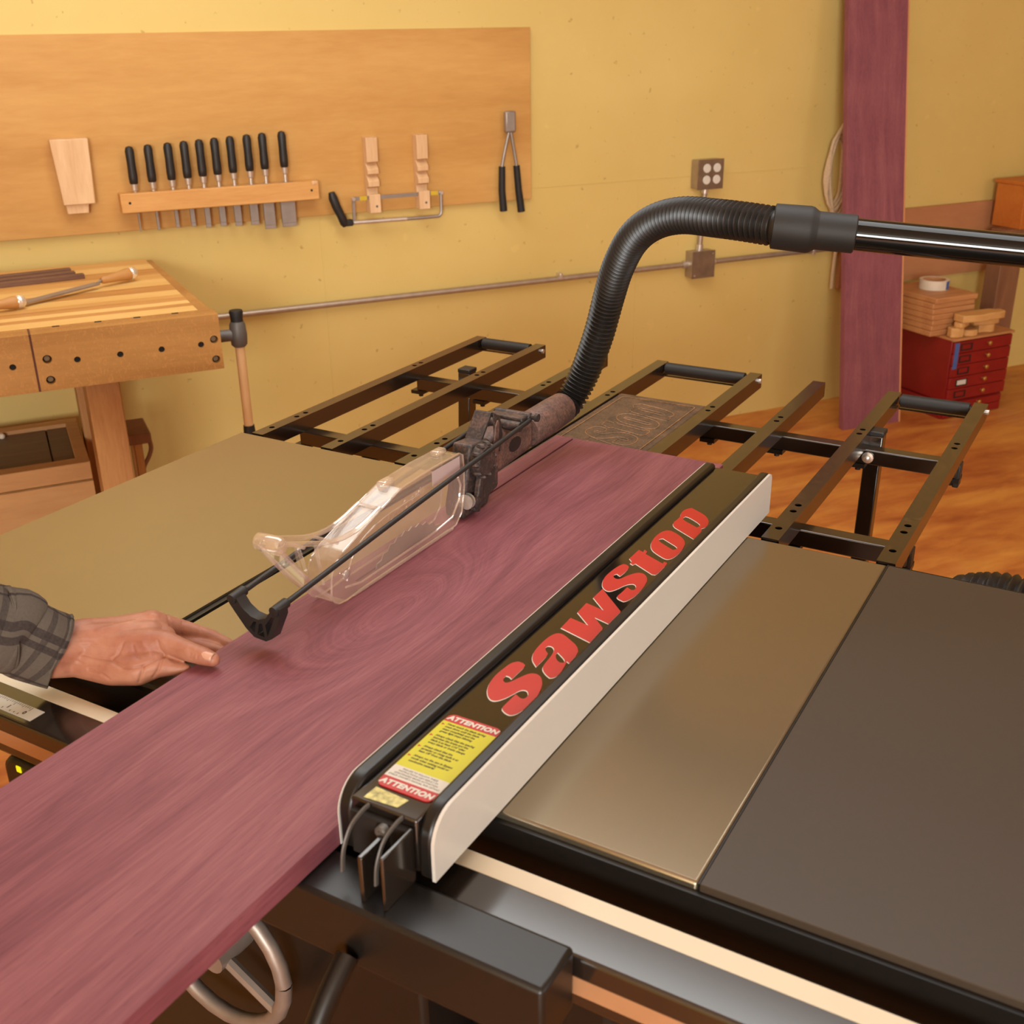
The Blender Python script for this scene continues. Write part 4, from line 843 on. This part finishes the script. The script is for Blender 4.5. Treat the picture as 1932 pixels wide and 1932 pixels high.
# trestles
for u in (0.352, -1.15):
    part('leg', MB().wbox(u, u + 0.080, 0.70, 0.845, 0.0, BZ - 0.0905), 'leg', wb, 0.003)
    part('leg', MB().wbox(u, u + 0.080, 0.18, 0.30, 0.0, BZ - 0.0905), 'leg', wb, 0.003)
    part('foot_rail', MB().wbox(u + 0.005, u + 0.075, 0.30, 0.70, 0.06, 0.16), 'leg', wb, 0.003)
part('stretcher', MB().wbox(-1.07, 0.352, 0.74, 0.80, 0.12, 0.22), 'leg', wb, 0.003)

# chest under the bench
ck = thing('tool_chest', 'fir tool chest with dark recessed lid standing under the workbench', 'chest', WALL, W(0.0, 0.3, 0.0))
part('case', MB().wbox(-0.55, 0.345, 0.11, 0.53, 0.0, 0.365), 'chest', ck, 0.003)
part('lid_frame', MB().wbox(-0.55, 0.345, 0.485, 0.533, 0.368, 0.42), 'chest', ck, 0.002)
part('lid_frame', MB().wbox(-0.55, 0.345, 0.10, 0.145, 0.368, 0.42), 'chest', ck, 0.002)
part('lid_frame', MB().wbox(0.310, 0.345, 0.145, 0.485, 0.368, 0.42), 'chest', ck, 0.002)
part('lid_frame', MB().wbox(-0.55, -0.515, 0.145, 0.485, 0.368, 0.42), 'chest', ck, 0.002)
part('lid_panel', MB().wbox(-0.515, 0.249, 0.145, 0.485, 0.370, 0.408), 'chest_dark', ck, 0.001, label='dark brown lid panel')
part('lid_panel', MB().wbox(0.2535, 0.310, 0.145, 0.485, 0.370, 0.408), 'chest_dark', ck, 0.001, label='dark brown lid panel')
part('lid_knob', MB().ball(W(0.128, 0.168, 0.414), 0.009, 12), 'tape_white', ck, smooth=True, label='small white knob')
part('front_board', MB().wbox(-0.55, 0.345, 0.5305, 0.536, 0.20, 0.364), 'chest', ck, 0.001)
part('front_board', MB().wbox(-0.55, 0.345, 0.5305, 0.536, 0.02, 0.196), 'chest', ck, 0.001)

# hook-shaped wooden piece behind the bench leg
hk = MB().prism([(0.43, 0.455), (0.524, 0.455), (0.528, 0.43), (0.520, 0.395), (0.500, 0.358), (0.488, 0.33), (0.43, 0.33)][::1], 'y', -0.47, -0.43)
hkt = thing('wooden_stool', 'small reddish wooden stool showing right of the bench leg', 'stool', WALL, W(0.48, 0.45, 0))
part('top', MB().wbox(0.437, 0.524, 0.315, 0.47, 0.425, 0.457), 'post', hkt, 0.004)
part('bracket', MB().tube(spline([W(0.519, 0.45, 0.43), W(0.521, 0.45, 0.405), W(0.512, 0.45, 0.380), W(0.495, 0.45, 0.352), W(0.488, 0.45, 0.33)], 5), 0.0065, 8), 'post', hkt, smooth=True)
for u, v in ((0.475, 0.445), (0.475, 0.33), (0.438, 0.445), (0.438, 0.33)): part('leg', MB().wbox(u, u + 0.022, v - 0.012, v + 0.012, 0.0, 0.426), 'leg', hkt, 0.002)

# on the bench: drawknife and dark sticks
dk = thing('drawknife', 'drawknife with two turned handles lying on the workbench top', 'drawknife', WALL, W(0.35, 0.53, BZ))
h1a, h1b = Vector(W(0.456, 0.475, BZ + 0.019)), Vector(W(0.536, 0.432, BZ + 0.022))
h2a, h2b = Vector(W(0.165, 0.672, BZ + 0.019)), Vector(W(0.236, 0.650, BZ + 0.019))
for a, b in ((h1a, h1b), (h2a, h2b)):
    d = (b - a); L = d.length
    hd_ = part('handle', MB().lathe(a, d, [(0, 0.007), (0.006, 0.010), (L * 0.35, 0.0115), (L * 0.55, 0.0125), (L * 0.9, 0.0165), (L, 0.0155)], 16), 'handle', dk, smooth=True)
    part('end_cap', MB().ball(b + d.normalized() * 0.007, 0.0172, 14), 'hammered_silver', hd_, smooth=True, label='polished round end cap')
part('blade', MB().bar(Vector(W(0.444, 0.486, BZ + 0.014)), Vector(W(0.252, 0.622, BZ + 0.010)), 0.022, 0.004, (0.15, 0, 1)), 'dull_steel', dk)
part('tang', MB().tube([h1a, W(0.444, 0.486, BZ + 0.014)], 0.004, 8).tube([W(0.252, 0.622, BZ + 0.010), h2b], 0.004, 8), 'dull_steel', dk, smooth=True)
for k, (a, b, lb) in enumerate((((-0.6, 0.30), (0.398, 0.205), 'rear of the dark walnut sticks on the workbench'), ((-0.6, 0.36), (0.405, 0.262), 'middle of the dark walnut sticks on the workbench'), ((-0.6, 0.41), (0.425, 0.312), 'front of the dark walnut sticks on the workbench, longest'))):
    solo('dark_stick', MB().bar(W(a[0], a[1], BZ + 0.0065), W(b[0], b[1], BZ + 0.0065), 0.026, 0.012), 'dark_stick', lb, 'stick', WALL, W(0.1, 0.3, BZ), 'dark sticks on the workbench', bevel=0.001)

# ------------------------------------------------------------------ right background
pk = MB(); dz = 2.30; sl_ = 0.145
def pv(z): return 0.362 - sl_ * z
pk.hexa([W(3.205, pv(0), 0.0), W(3.478, pv(0) + 0.02, 0.0), W(3.478, pv(0) - 0.006, 0.003), W(3.205, pv(0) - 0.026, 0.003), W(3.225, pv(2.2), 2.2), W(3.484, pv(2.2) + 0.02, 2.2), W(3.484, pv(2.2) - 0.006, 2.203), W(3.225, pv(2.2) - 0.026, 2.203)])
lb_ = thing('leaning_board', 'tall rough purple board leaning upright against the yellow wall', 'board', WALL, W(3.34, 0.35, 0))
part('plank', pk, 'purple_lean', lb_, 0.001)
part('sapwood_edge', MB().hexa([W(3.478, pv(0) + 0.0205, 0.0), W(3.485, pv(0) + 0.0205, 0.0), W(3.485, pv(0) - 0.006, 0.003), W(3.478, pv(0) - 0.006, 0.003), W(3.484, pv(2.2) + 0.0205, 2.2), W(3.491, pv(2.2) + 0.0205, 2.2), W(3.491, pv(2.2) - 0.006, 2.203), W(3.484, pv(2.2) - 0.006, 2.203)]), 'sap', lb_, label='pale sapwood edge')
rp_ = thing('rope_coil', 'pale rope coil hanging on the wall behind the leaning purple board', 'rope', WALL, W(3.32, 0.02, 0.85))
for k in range(6):
    cu_, w_, h_ = 3.300 + 0.006 * k, 0.040 + 0.006 * (k % 3), 0.125 + 0.012 * k
    zc = 1.0 - 0.5 * 0.0 
    part('loop', MB().tube([W(cu_ + w_ * math.sin(t * math.pi / 10) * (1 + 0.15 * math.sin(k + t)), 0.045 + 0.004 * (k % 3), 0.975 + h_ * math.cos(t * math.pi / 10)) for t in range(21)], 0.0065, 8, caps=False), 'rope', rp_, smooth=True)
part('tail', MB().tube(spline([W(3.36, 0.048, 0.86), W(3.350, 0.048, 0.72), W(3.342, 0.048, 0.60), W(3.342, 0.048, 0.505)], 5), 0.0075, 8), 'rope', rp_, smooth=True)
part('hook', MB().cyl(W(3.34, 0.0, 1.12), W(3.34, 0.05, 1.125), 0.004, n=8), 'dull_steel', rp_)

pp_ = solo('plywood_panel', MB().wbox(3.40, 4.30, 0.001, 0.022, 0.492, 0.797), 'ply_pink', 'aged pinkish plywood panel fixed on the wall behind the pipe', 'panel', WALL, W(3.85, 0, 0.64), bevel=0.001)

rc = thing('drawer_cabinet', 'red drawer cabinet with brass knobs standing on the floor by the wall', 'cabinet', WALL, W(3.8, 0.3, 0))
CU0, CU1, CV0, CV1 = 3.660, 3.985, 0.06, 0.445
part('carcass', MB().wbox(CU0, CU1, CV0, CV1 - 0.012, 0.072, 0.330), 'cabinet_red', rc, 0.002)
part('base_unit', MB().wbox(CU0 - 0.012, CU1 - 0.004, CV0, CV1 - 0.010, 0.0, 0.070), 'cabinet_red', rc, 0.003)
part('cabinet_top', MB().wbox(CU0 - 0.004, CU1 + 0.004, CV0 - 0.01, CV1 + 0.002, 0.330, 0.340), 'stack', rc, 0.001, label='pinkish wooden top board')
for k in range(7):
    if k < 5: z0 = 0.077 + k * 0.0502; z1 = z0 + 0.0475; du = 0
    else: z0 = 0.003 + (k - 5) * 0.033; z1 = z0 + 0.031; du = -0.010
    zc = (z0 + z1) / 2
    dr = part('drawer', MB().wbox(CU0 + 0.004 + du, CU1 - 0.004 + du, CV1 - 0.0118, CV1, z0, z1), 'cabinet_red', rc, 0.0015)
    part('knob', MB().lathe(W(CU0 + 0.185 + du, CV1, zc + 0.004), (0, -1, 0), [(0, 0.004), (0.008, 0.004), (0.011, 0.0085), (0.016, 0.009), (0.019, 0.005)], 14), 'brass', dr, smooth=True, label='brass knob')
    u0 = CU0 + 0.038 + du; hh = min(0.014, (z1 - z0) / 2 - 0.004)
    part('label_holder', MB().plate([(u0, zc - hh), (u0 + 0.062, zc - hh), (u0 + 0.062, zc + hh), (u0, zc + hh)], [[(u0 + 0.006, zc - hh + 0.005), (u0 + 0.056, zc - hh + 0.005), (u0 + 0.056, zc + hh - 0.003), (u0 + 0.006, zc + hh - 0.003)]], 0.002, lambda x, y, z: (x, -(CV1 + 0.0002 + z), y)), 'void', dr)
    if k in (1, 5, 6): part('paper_label', MB().wbox(u0 + 0.004, u0 + 0.056, CV1 + 0.0004, CV1 + 0.0016, zc - hh + 0.004, zc + hh - 0.002), 'label_white', dr, label='white paper label')
part('blue_tape_strip', MB().wbox(CU0 + 0.008, CU0 + 0.030, CV1 - 0.0002, CV1 + 0.0008, 0.213, 0.322), 'blue_tape', rc, label='strip of blue tape')
# stack of boards on the cabinet
for k in range(7):
    z0 = 0.3405 + k * 0.0226
    du, dv = random.uniform(-0.006, 0.006), random.uniform(-0.006, 0.006)
    pos = ['bottom', 'second from bottom', 'third from bottom', 'middle', 'third from top', 'second from top', 'topmost'][k]
    solo('short_board', MB().wbox(3.60 + du, 3.825 + du, 0.09, 0.375 + dv, z0, z0 + 0.0222), 'stack', 'short pine board, %s of the stack on the red cabinet' % pos, 'board', WALL, W(3.71, 0.23, z0), 'boards stacked on the red cabinet', bevel=0.0035)
zt_ = 0.3405 + 7 * 0.0226
tr_ = thing('tape_roll', 'roll of pale tape with blue patch on top of the board stack', 'tape roll', WALL, W(3.735, 0.22, zt_))
ring = MB()
ring.plate(circ(3.735, 0.22, 0.060, 32), [circ(3.735, 0.22, 0.046, 32)], 0.038, lambda x, y, z: (x, -y, zt_ + 0.0002 + z))
part('tape', ring, 'tape_white', tr_)
part('core', MB().plate(circ(3.735, 0.22, 0.0458, 32), [circ(3.735, 0.22, 0.042, 32)], 0.037, lambda x, y, z: (x, -y, zt_ + 0.0004 + z)), 'stack', tr_, label='brown cardboard core')
arc_ = [(3.735 + 0.0606 * math.cos(a), 0.22 + 0.0606 * math.sin(a)) for a in [math.radians(58 + 4 * k) for k in range(7)]]
arc2 = [(3.735 + 0.0595 * math.cos(a), 0.22 + 0.0595 * math.sin(a)) for a in [math.radians(82 - 4 * k) for k in range(7)]]
part('blue_patch', MB().prism([(x, -y) for x, y in arc_ + arc2], 'z', zt_ + 0.002, zt_ + 0.036), 'blue_tape', tr_, label='blue patch')
# odd wood offcuts with wavy edges piled beside the stack
def chunk(u, v, z, L, Wd, H_, rot, seed):
    rnd = random.Random(seed); n = 18; m_ = MB(); pt = []
    for k in range(n):
        a = 2 * math.pi * k / n; r = 1 + rnd.uniform(-0.2, 0.2)
        x = math.cos(a) * L / 2 * r; y = math.sin(a) * Wd / 2 * r
        x = max(-L * 0.48, min(L * 0.48, x * 1.15))
        pt.append((u + x * math.cos(rot) - y * math.sin(rot), -(v + x * math.sin(rot) + y * math.cos(rot))))
    m_.prism(pt, 'z', z, z + H_)
    return m_
OFF = [(3.690, 0.412, 0.3402, 0.06, 0.05, 0.040, 0.3, 1, 'short blocky'), (3.765, 0.413, 0.3402, 0.08, 0.06, 0.026, -0.2, 2, 'low curved'), (3.862, 0.395, 0.3402, 0.09, 0.07, 0.034, 0.1, 3, 'low split'),
       (3.716, 0.414, 0.3806, 0.085, 0.05, 0.022, -0.3, 4, 'thin slanted'), (3.850, 0.405, 0.3746, 0.13, 0.05, 0.026, 0.06, 5, 'middle flat'), (3.800, 0.428, 0.4030, 0.235, 0.080, 0.030, 0.05, 6, 'large wavy-edged topmost')]
for (u, v, z, L, Wd, H_, rot, sd, ds) in OFF:
    solo('wood_offcut', chunk(u, v, z + 0.0003, L, Wd, H_, rot, sd), 'chunk', '%s wood offcut on the red cabinet, beside the board stack' % ds, 'offcut', WALL, W(u, v, z), 'wood offcuts on the red cabinet', bevel=0.004)

# second bench at the right edge
b2 = thing('side_bench', 'brown post and orange wooden body of a bench at the right edge', 'bench', WALL, W(4.2, 0.25, 0))
part('leg', MB().wbox(4.125, 4.245, 0.12, 0.20, 0.0, 0.70), 'post', b2, 0.003)
part('leg', MB().wbox(4.90, 5.02, 0.12, 0.20, 0.0, 0.70), 'post', b2, 0.003)
part('body', MB().wbox(4.185, 5.1, 0.06, 0.215, 0.70, 0.880), 'orange_wood', b2, 0.003, label='orange wooden body')
part('top', MB().wbox(4.18, 5.12, 0.05, 0.220, 0.880, 0.895), 'orange_wood', b2, 0.002)
gh = thing('spring_clamp', 'dark green looped spring clamp hanging on the orange wood at right edge', 'clamp', WALL, W(4.24, 0.23, 0.76))
part('loop', MB().tube([W(4.238 + 0.028 * math.cos(t * math.pi / 10), 0.2300, 0.788 + 0.021 * math.sin(t * math.pi / 10)) for t in range(21)], 0.0075, 8, caps=False), 'green', gh, smooth=True)
part('arm', MB().tube(spline([W(4.250, 0.2320, 0.770), W(4.275, 0.2320, 0.756), W(4.31, 0.2320, 0.755)], 4), 0.010, 8), 'green', gh, smooth=True)
part('tip', MB().ball(W(4.275, 0.233, 0.793), 0.012, 10), 'pink', gh, smooth=True, label='pink tip')

# ------------------------------------------------------------------ person: left hand and plaid sleeve
pr_ = thing('person', 'person in grey plaid shirt pressing a left hand on the purple board', 'person', SAW, (0.42, -0.03, T))
def capsule(m_, p, q, r0, r1, n=14):
    p = Vector(p); q = Vector(q); d = q - p; L = max(d.length, 1e-6); prof_ = []
    for k in range(5): a = math.pi / 2 * k / 4; prof_.append((-r0 * math.cos(a), r0 * math.sin(a)))
    for k in range(5): a = math.pi / 2 * k / 4; prof_.append((L + r1 * math.sin(a), r1 * math.cos(a)))
    m_.lathe(p, d, prof_, n)
hm = MB()
HV = lambda *p: Vector(p)
wr = HV(0.376, -0.010, 0.893)
tips = {}
def chain(pts, rs):
    for i in range(len(pts) - 1): capsule(hm, pts[i], pts[i + 1], rs[i], rs[i + 1])
chain([(0.387, -0.034, 0.908), (0.401, -0.002, 0.905)], [0.0179, 0.0170])
chain([(0.391, -0.042, 0.9), (0.404, -0.018, 0.895)], [0.0201, 0.0192])
chain([(0.387, -0.047, 0.887), (0.397, -0.026, 0.879)], [0.0179, 0.0169])
chain([(0.399, -0.001, 0.903), (0.424, 0.021, 0.902), (0.448, 0.045, 0.905)], [0.0170, 0.0171, 0.0160])
chain([(0.398, -0.002, 0.897), (0.436, 0.043, 0.891)], [0.0177, 0.0180])
chain([(0.412, -0.01, 0.893), (0.444, 0.006, 0.895), (0.474, 0.02, 0.9), (0.489, 0.026, 0.903)], [0.0187, 0.0204, 0.0180, 0.0139])
chain([(0.406, -0.011, 0.901), (0.434, 0.012, 0.899), (0.46, 0.032, 0.901)], [0.0198, 0.0199, 0.0176])
chain([(0.403, -0.02, 0.884), (0.444, -0.004, 0.883), (0.474, 0.011, 0.888)], [0.0187, 0.0192, 0.0168])
chain([(0.456, 0.042, 0.901), (0.474, 0.042, 0.899), (0.481, 0.039, 0.9)], [0.0142, 0.0112, 0.0094])
chain([(0.489, 0.026, 0.903), (0.509, 0.028, 0.901), (0.526, 0.028, 0.9), (0.545, 0.031, 0.898), (0.554, 0.032, 0.897)], [0.0139, 0.0115, 0.0109, 0.0097, 0.0079])
chain([(0.398, -0.024, 0.878), (0.444, -0.013, 0.876), (0.476, -0.004, 0.881), (0.491, 0.007, 0.885), (0.509, 0.015, 0.883), (0.522, 0.021, 0.882)], [0.0158, 0.0174, 0.0178, 0.0149, 0.0092, 0.0063])
chain([(0.452, 0.004, 0.885), (0.478, 0.014, 0.89), (0.498, 0.02, 0.888)], [0.0198, 0.0156, 0.0104])
chain([(0.449, 0.046, 0.906), (0.457, 0.059, 0.898), (0.466, 0.071, 0.891), (0.482, 0.079, 0.886), (0.496, 0.086, 0.88), (0.519, 0.091, 0.874)], [0.0160, 0.0132, 0.0114, 0.0099, 0.0100, 0.0072])
chain([(0.439, 0.044, 0.889), (0.472, 0.065, 0.878), (0.509, 0.073, 0.875), (0.524, 0.074, 0.875)], [0.0156, 0.0102, 0.0090, 0.0071])
hand = part('hand', hm, 'skin', pr_, smooth=True)
rm_ = hand.modifiers.new('remesh', 'REMESH'); rm_.mode = 'VOXEL'; rm_.voxel_size = 0.0013; rm_.use_smooth_shade = True
sm_ = hand.modifiers.new('smooth', 'SMOOTH'); sm_.factor = 0.6; sm_.iterations = 12
bpy.context.view_layer.update()
hme = bpy.data.meshes.new_from_object(hand.evaluated_get(bpy.context.evaluated_depsgraph_get()))
hand.modifiers.clear(); hand.data = hme
import numpy as np
CREASES = [(0.0022,0.0016,[(0.4184,-0.028,0.8965),(0.4231,-0.026,0.8953),(0.4293,-0.025,0.895),(0.4349,-0.0237,0.8943),(0.4408,-0.0217,0.894),(0.4466,-0.0197,0.8937),(0.4527,-0.0179,0.8935),(0.459,-0.0185,0.8925),(0.4652,-0.0192,0.8916),(0.4712,-0.0196,0.8905),(0.4758,-0.0186,0.8909),(0.4801,-0.0173,0.8912),(0.484,-0.0157,0.891),(0.4863,-0.0135,0.8915),(0.4887,-0.0112,0.8919),(0.491,-0.0089,0.8923),(0.4929,-0.0066,0.8932),(0.4948,-0.0043,0.894),(0.4966,-0.0019,0.8948),(0.4975,0.0,0.8956),(0.4983,0.0021,0.8963),(0.4987,0.0043,0.8968),(0.4996,0.0071,0.8967),(0.5001,0.0101,0.8963),(0.5008,0.0129,0.8961)]),(0.0016,0.001,[(0.4313,-0.0319,0.8825),(0.436,-0.031,0.8822),(0.4407,-0.03,0.8819),(0.4454,-0.0291,0.8816),(0.4495,-0.0288,0.8799),(0.453,-0.0281,0.8779),(0.4563,-0.0272,0.8757)]),(0.0015,0.0011,[(0.4915,-0.0089,0.8919),(0.4918,-0.0102,0.8897),(0.4919,-0.0114,0.8875),(0.4917,-0.0123,0.8851),(0.491,-0.0133,0.8819),(0.4899,-0.0141,0.8786),(0.4882,-0.0144,0.8747)]),(0.0015,0.0012,[(0.5026,0.0077,0.895),(0.504,0.0044,0.8929),(0.5044,0.0019,0.8901),(0.5041,-0.0,0.8868),(0.5026,-0.0015,0.884),(0.5008,-0.0028,0.8811),(0.4985,-0.0037,0.8777)]),(0.0014,0.0009,[(0.4917,0.0153,0.9122),(0.493,0.0149,0.9097),(0.494,0.0147,0.907),(0.4952,0.0144,0.9044),(0.4965,0.0145,0.9016),(0.4981,0.0143,0.8991),(0.5001,0.0138,0.8968)]),(0.0012,0.0007,[(0.492,0.0046,0.8994),(0.4942,0.0041,0.8987),(0.4963,0.0037,0.8979),(0.4981,0.0036,0.897)]),(0.0014,0.0011,[(0.5316,0.024,0.9074),(0.5337,0.0237,0.9066),(0.5355,0.0235,0.9057),(0.5374,0.0233,0.9048),(0.5374,0.0221,0.9035),(0.5372,0.0212,0.902),(0.5366,0.0205,0.9003)]),(0.0012,0.0008,[(0.5291,0.0233,0.9082),(0.5308,0.0225,0.9068),(0.5326,0.0216,0.9055),(0.5341,0.021,0.904),(0.5341,0.0203,0.9024),(0.5338,0.0197,0.9007),(0.5333,0.0195,0.8987)]),(0.0012,0.0008,[(0.5376,0.0247,0.9064),(0.5388,0.0245,0.9058),(0.5403,0.0241,0.9052),(0.5415,0.0239,0.9046),(0.5418,0.023,0.9036),(0.5419,0.0222,0.9025),(0.5417,0.0217,0.9011)]),(0.0014,0.001,[(0.4595,0.0601,0.911),(0.4627,0.0579,0.9098),(0.4648,0.0567,0.9077),(0.4662,0.0554,0.9059),(0.4673,0.0545,0.9039),(0.4758,0.0473,0.907)]),(0.0013,0.0009,[(0.4701,0.0708,0.901),(0.4719,0.0688,0.8997),(0.4732,0.0672,0.898),(0.4742,0.0659,0.8961),(0.4742,0.0647,0.8939),(0.4741,0.0637,0.8916),(0.4741,0.0626,0.8893)]),(0.0012,0.0008,[(0.4837,0.0834,0.8936),(0.4869,0.0806,0.8934),(0.4889,0.0789,0.8924),(0.4904,0.0776,0.8911)]),(0.0018,0.0008,[(0.4141,-0.0373,0.8944),(0.4155,-0.0339,0.8906),(0.4194,-0.0322,0.8885),(0.4244,-0.0313,0.8872),(0.43,-0.0298,0.8872),(0.4356,-0.0283,0.8872),(0.4412,-0.0268,0.8873)]),(0.0014,0.0008,[(0.4694,0.0007,0.9065),(0.4705,0.0,0.9041),(0.4717,-0.0007,0.9017),(0.4736,-0.0019,0.8998),(0.4767,-0.0027,0.8988),(0.4803,-0.004,0.8982),(0.4839,-0.0053,0.8976)]),(0.0016,-0.001,[(0.4151,-0.0286,0.9099),(0.4182,-0.0252,0.909),(0.422,-0.0222,0.9085),(0.4259,-0.0194,0.9082),(0.4314,-0.0177,0.9069),(0.4373,-0.0162,0.9059),(0.4429,-0.0146,0.9047),(0.4475,-0.0126,0.905),(0.452,-0.0106,0.9052),(0.4562,-0.0084,0.9052)]),(0.003,-0.0012,[(0.4262,-0.0074,0.9184),(0.4302,-0.0014,0.9189),(0.434,0.0048,0.9191),(0.4377,0.011,0.9194),(0.4421,0.0181,0.9198),(0.4443,0.027,0.9188),(0.4492,0.0338,0.9195)]),(0.004,-0.0012,[(0.4553,0.0433,0.9212),(0.4566,0.0443,0.9207),(0.4577,0.0454,0.9201),(0.4588,0.0465,0.9194)]),(0.0045,-0.001,[(0.4927,0.0157,0.9123),(0.4945,0.0163,0.9125),(0.4961,0.017,0.9126),(0.4977,0.0177,0.9127)]),(0.0045,-0.001,[(0.4793,0.0054,0.9104),(0.4823,0.0056,0.9077),(0.4851,0.006,0.9048),(0.4876,0.0066,0.9017)]),(0.0015,0.0009,[(0.4539,-0.0162,0.8947),(0.4551,-0.0145,0.8957),(0.4563,-0.0128,0.8967),(0.4575,-0.011,0.8977),(0.4576,-0.0078,0.9011),(0.4584,-0.0052,0.905),(0.4589,-0.0024,0.9087)])]   # (width, depth, points)
hv = np.empty(len(hme.vertices) * 3); hme.vertices.foreach_get('co', hv); hv = hv.reshape(-1, 3) + np.array(BASE['person'])
hn = np.empty(len(hme.vertices) * 3); hme.vertices.foreach_get('normal', hn); hn = hn.reshape(-1, 3)
disp = np.zeros(len(hv))
for w_c, d_c, pts in CREASES:
    best = np.full(len(hv), 1e9)
    for a, b in zip(pts[:-1], pts[1:]):
        a = np.array(a); b = np.array(b); ab = b - a
        t = np.clip(((hv - a) @ ab) / (ab @ ab), 0, 1)
        best = np.minimum(best, np.linalg.norm(hv - a - t[:, None] * ab, axis=1))
    disp -= 1.3 * d_c * np.exp(-(best / w_c) ** 2)
hv2 = hv + hn * disp[:, None] - np.array(BASE['person'])
hme.vertices.foreach_set('co', hv2.ravel()); hme.update()
for p in hme.polygons: p.use_smooth = True
nl = MB(); ax = Vector((0.98, 0.14, -0.10)).normalized(); up_ = Vector((0.17, -0.57, 0.81)); up_ = (up_ - ax * up_.dot(ax)).normalized(); sd_ = up_.cross(ax); c_ = Vector((0.5490, 0.0315, 0.8976)) + up_ * 0.0086
g_ = []
for i in range(7):
    for j in range(7):
        s_, t_ = (i / 6 - 0.5) * 2, (j / 6 - 0.5) * 2
        w_ = 0.0052 * (1 - 0.10 * max(0, -s_) ** 2)
        g_.append(c_ + ax * s_ * 0.0075 + sd_ * t_ * w_ + up_ * (0.0012 - 0.0030 * t_ * t_ - 0.0006 * s_ * s_))
nl.add(g_, [(i * 7 + j, i * 7 + j + 1, (i + 1) * 7 + j + 1, (i + 1) * 7 + j) for i in range(6) for j in range(6)])
nail = part('thumbnail', nl, 'nail', pr_, smooth=True, label='pale thumbnail')
so_ = nail.modifiers.new('solid', 'SOLIDIFY'); so_.thickness = 0.0008
# sleeve: lofted tube with UVs in metres for the plaid
sl_m = MB(); rings = []; uvs = []
axis = [(0.391, -0.033, 0.893),(0.385, -0.039, 0.898),(0.379, -0.055, 0.914),(0.372, -0.065, 0.925),(0.368, -0.071, 0.933),(0.364, -0.08, 0.936),(0.35, -0.103, 0.952),(0.333, -0.14, 0.973),(0.275, -0.195, 1.006), (0.14, -0.21, 1.0), (0.06, -0.27, 1.03), (-0.0, -0.33, 1.10), (-0.05, -0.38, 1.22), (-0.08, -0.42, 1.34)]
rads = [0.0420, 0.0422, 0.0424, 0.0428, 0.0480, 0.0490, 0.0490, 0.0520, 0.0560, 0.0590, 0.064, 0.064, 0.070, 0.076]
ax_s = spline(axis, 5); rad_s = []
for i in range(len(rads) - 1):
    for k in range(5): rad_s.append(rads[i] + (rads[i + 1] - rads[i]) * k / 5)
rad_s.append(rads[-1])
NS = 40; acc = 0; prev = None; a_ = Vector((0, 0, 1)); rnd = random.Random(3)
for i, p in enumerate(ax_s):
    d = (ax_s[min(i + 1, len(ax_s) - 1)] - ax_s[max(i - 1, 0)]).normalized()
    a_ = (a_ - d * a_.dot(d)).normalized(); b_ = d.cross(a_)
    if prev is not None: acc += (p - prev).length
    prev = p
    for k in range(NS + 1):
        t = 2 * math.pi * k / NS
        wob = 1 + (0.03 * math.sin(2 * t + acc * 60) + 0.035 * math.sin(3 * t - acc * 90)) * min(1, acc / 0.05)
        rr = rad_s[i] * wob
        sl_m.v.append(tuple(p + a_ * math.cos(t) * rr * 1.04 + b_ * math.sin(t) * rr * 0.80)); uvs.append((t * 0.05, acc))
for i in range(len(ax_s) - 1):
    for k in range(NS): sl_m.f.append((i * (NS + 1) + k, i * (NS + 1) + k + 1, (i + 1) * (NS + 1) + k + 1, (i + 1) * (NS + 1) + k))
sl_m.uv = uvs
slv = part('shirt_sleeve', sl_m, 'plaid', pr_, smooth=True, label='grey plaid flannel sleeve')
so2 = slv.modifiers.new('solid', 'SOLIDIFY'); so2.thickness = 0.002; so2.offset = -1

for o in bpy.data.objects:
    if o.type == 'MESH' and o.name.startswith('tmp'): bpy.data.objects.remove(o)
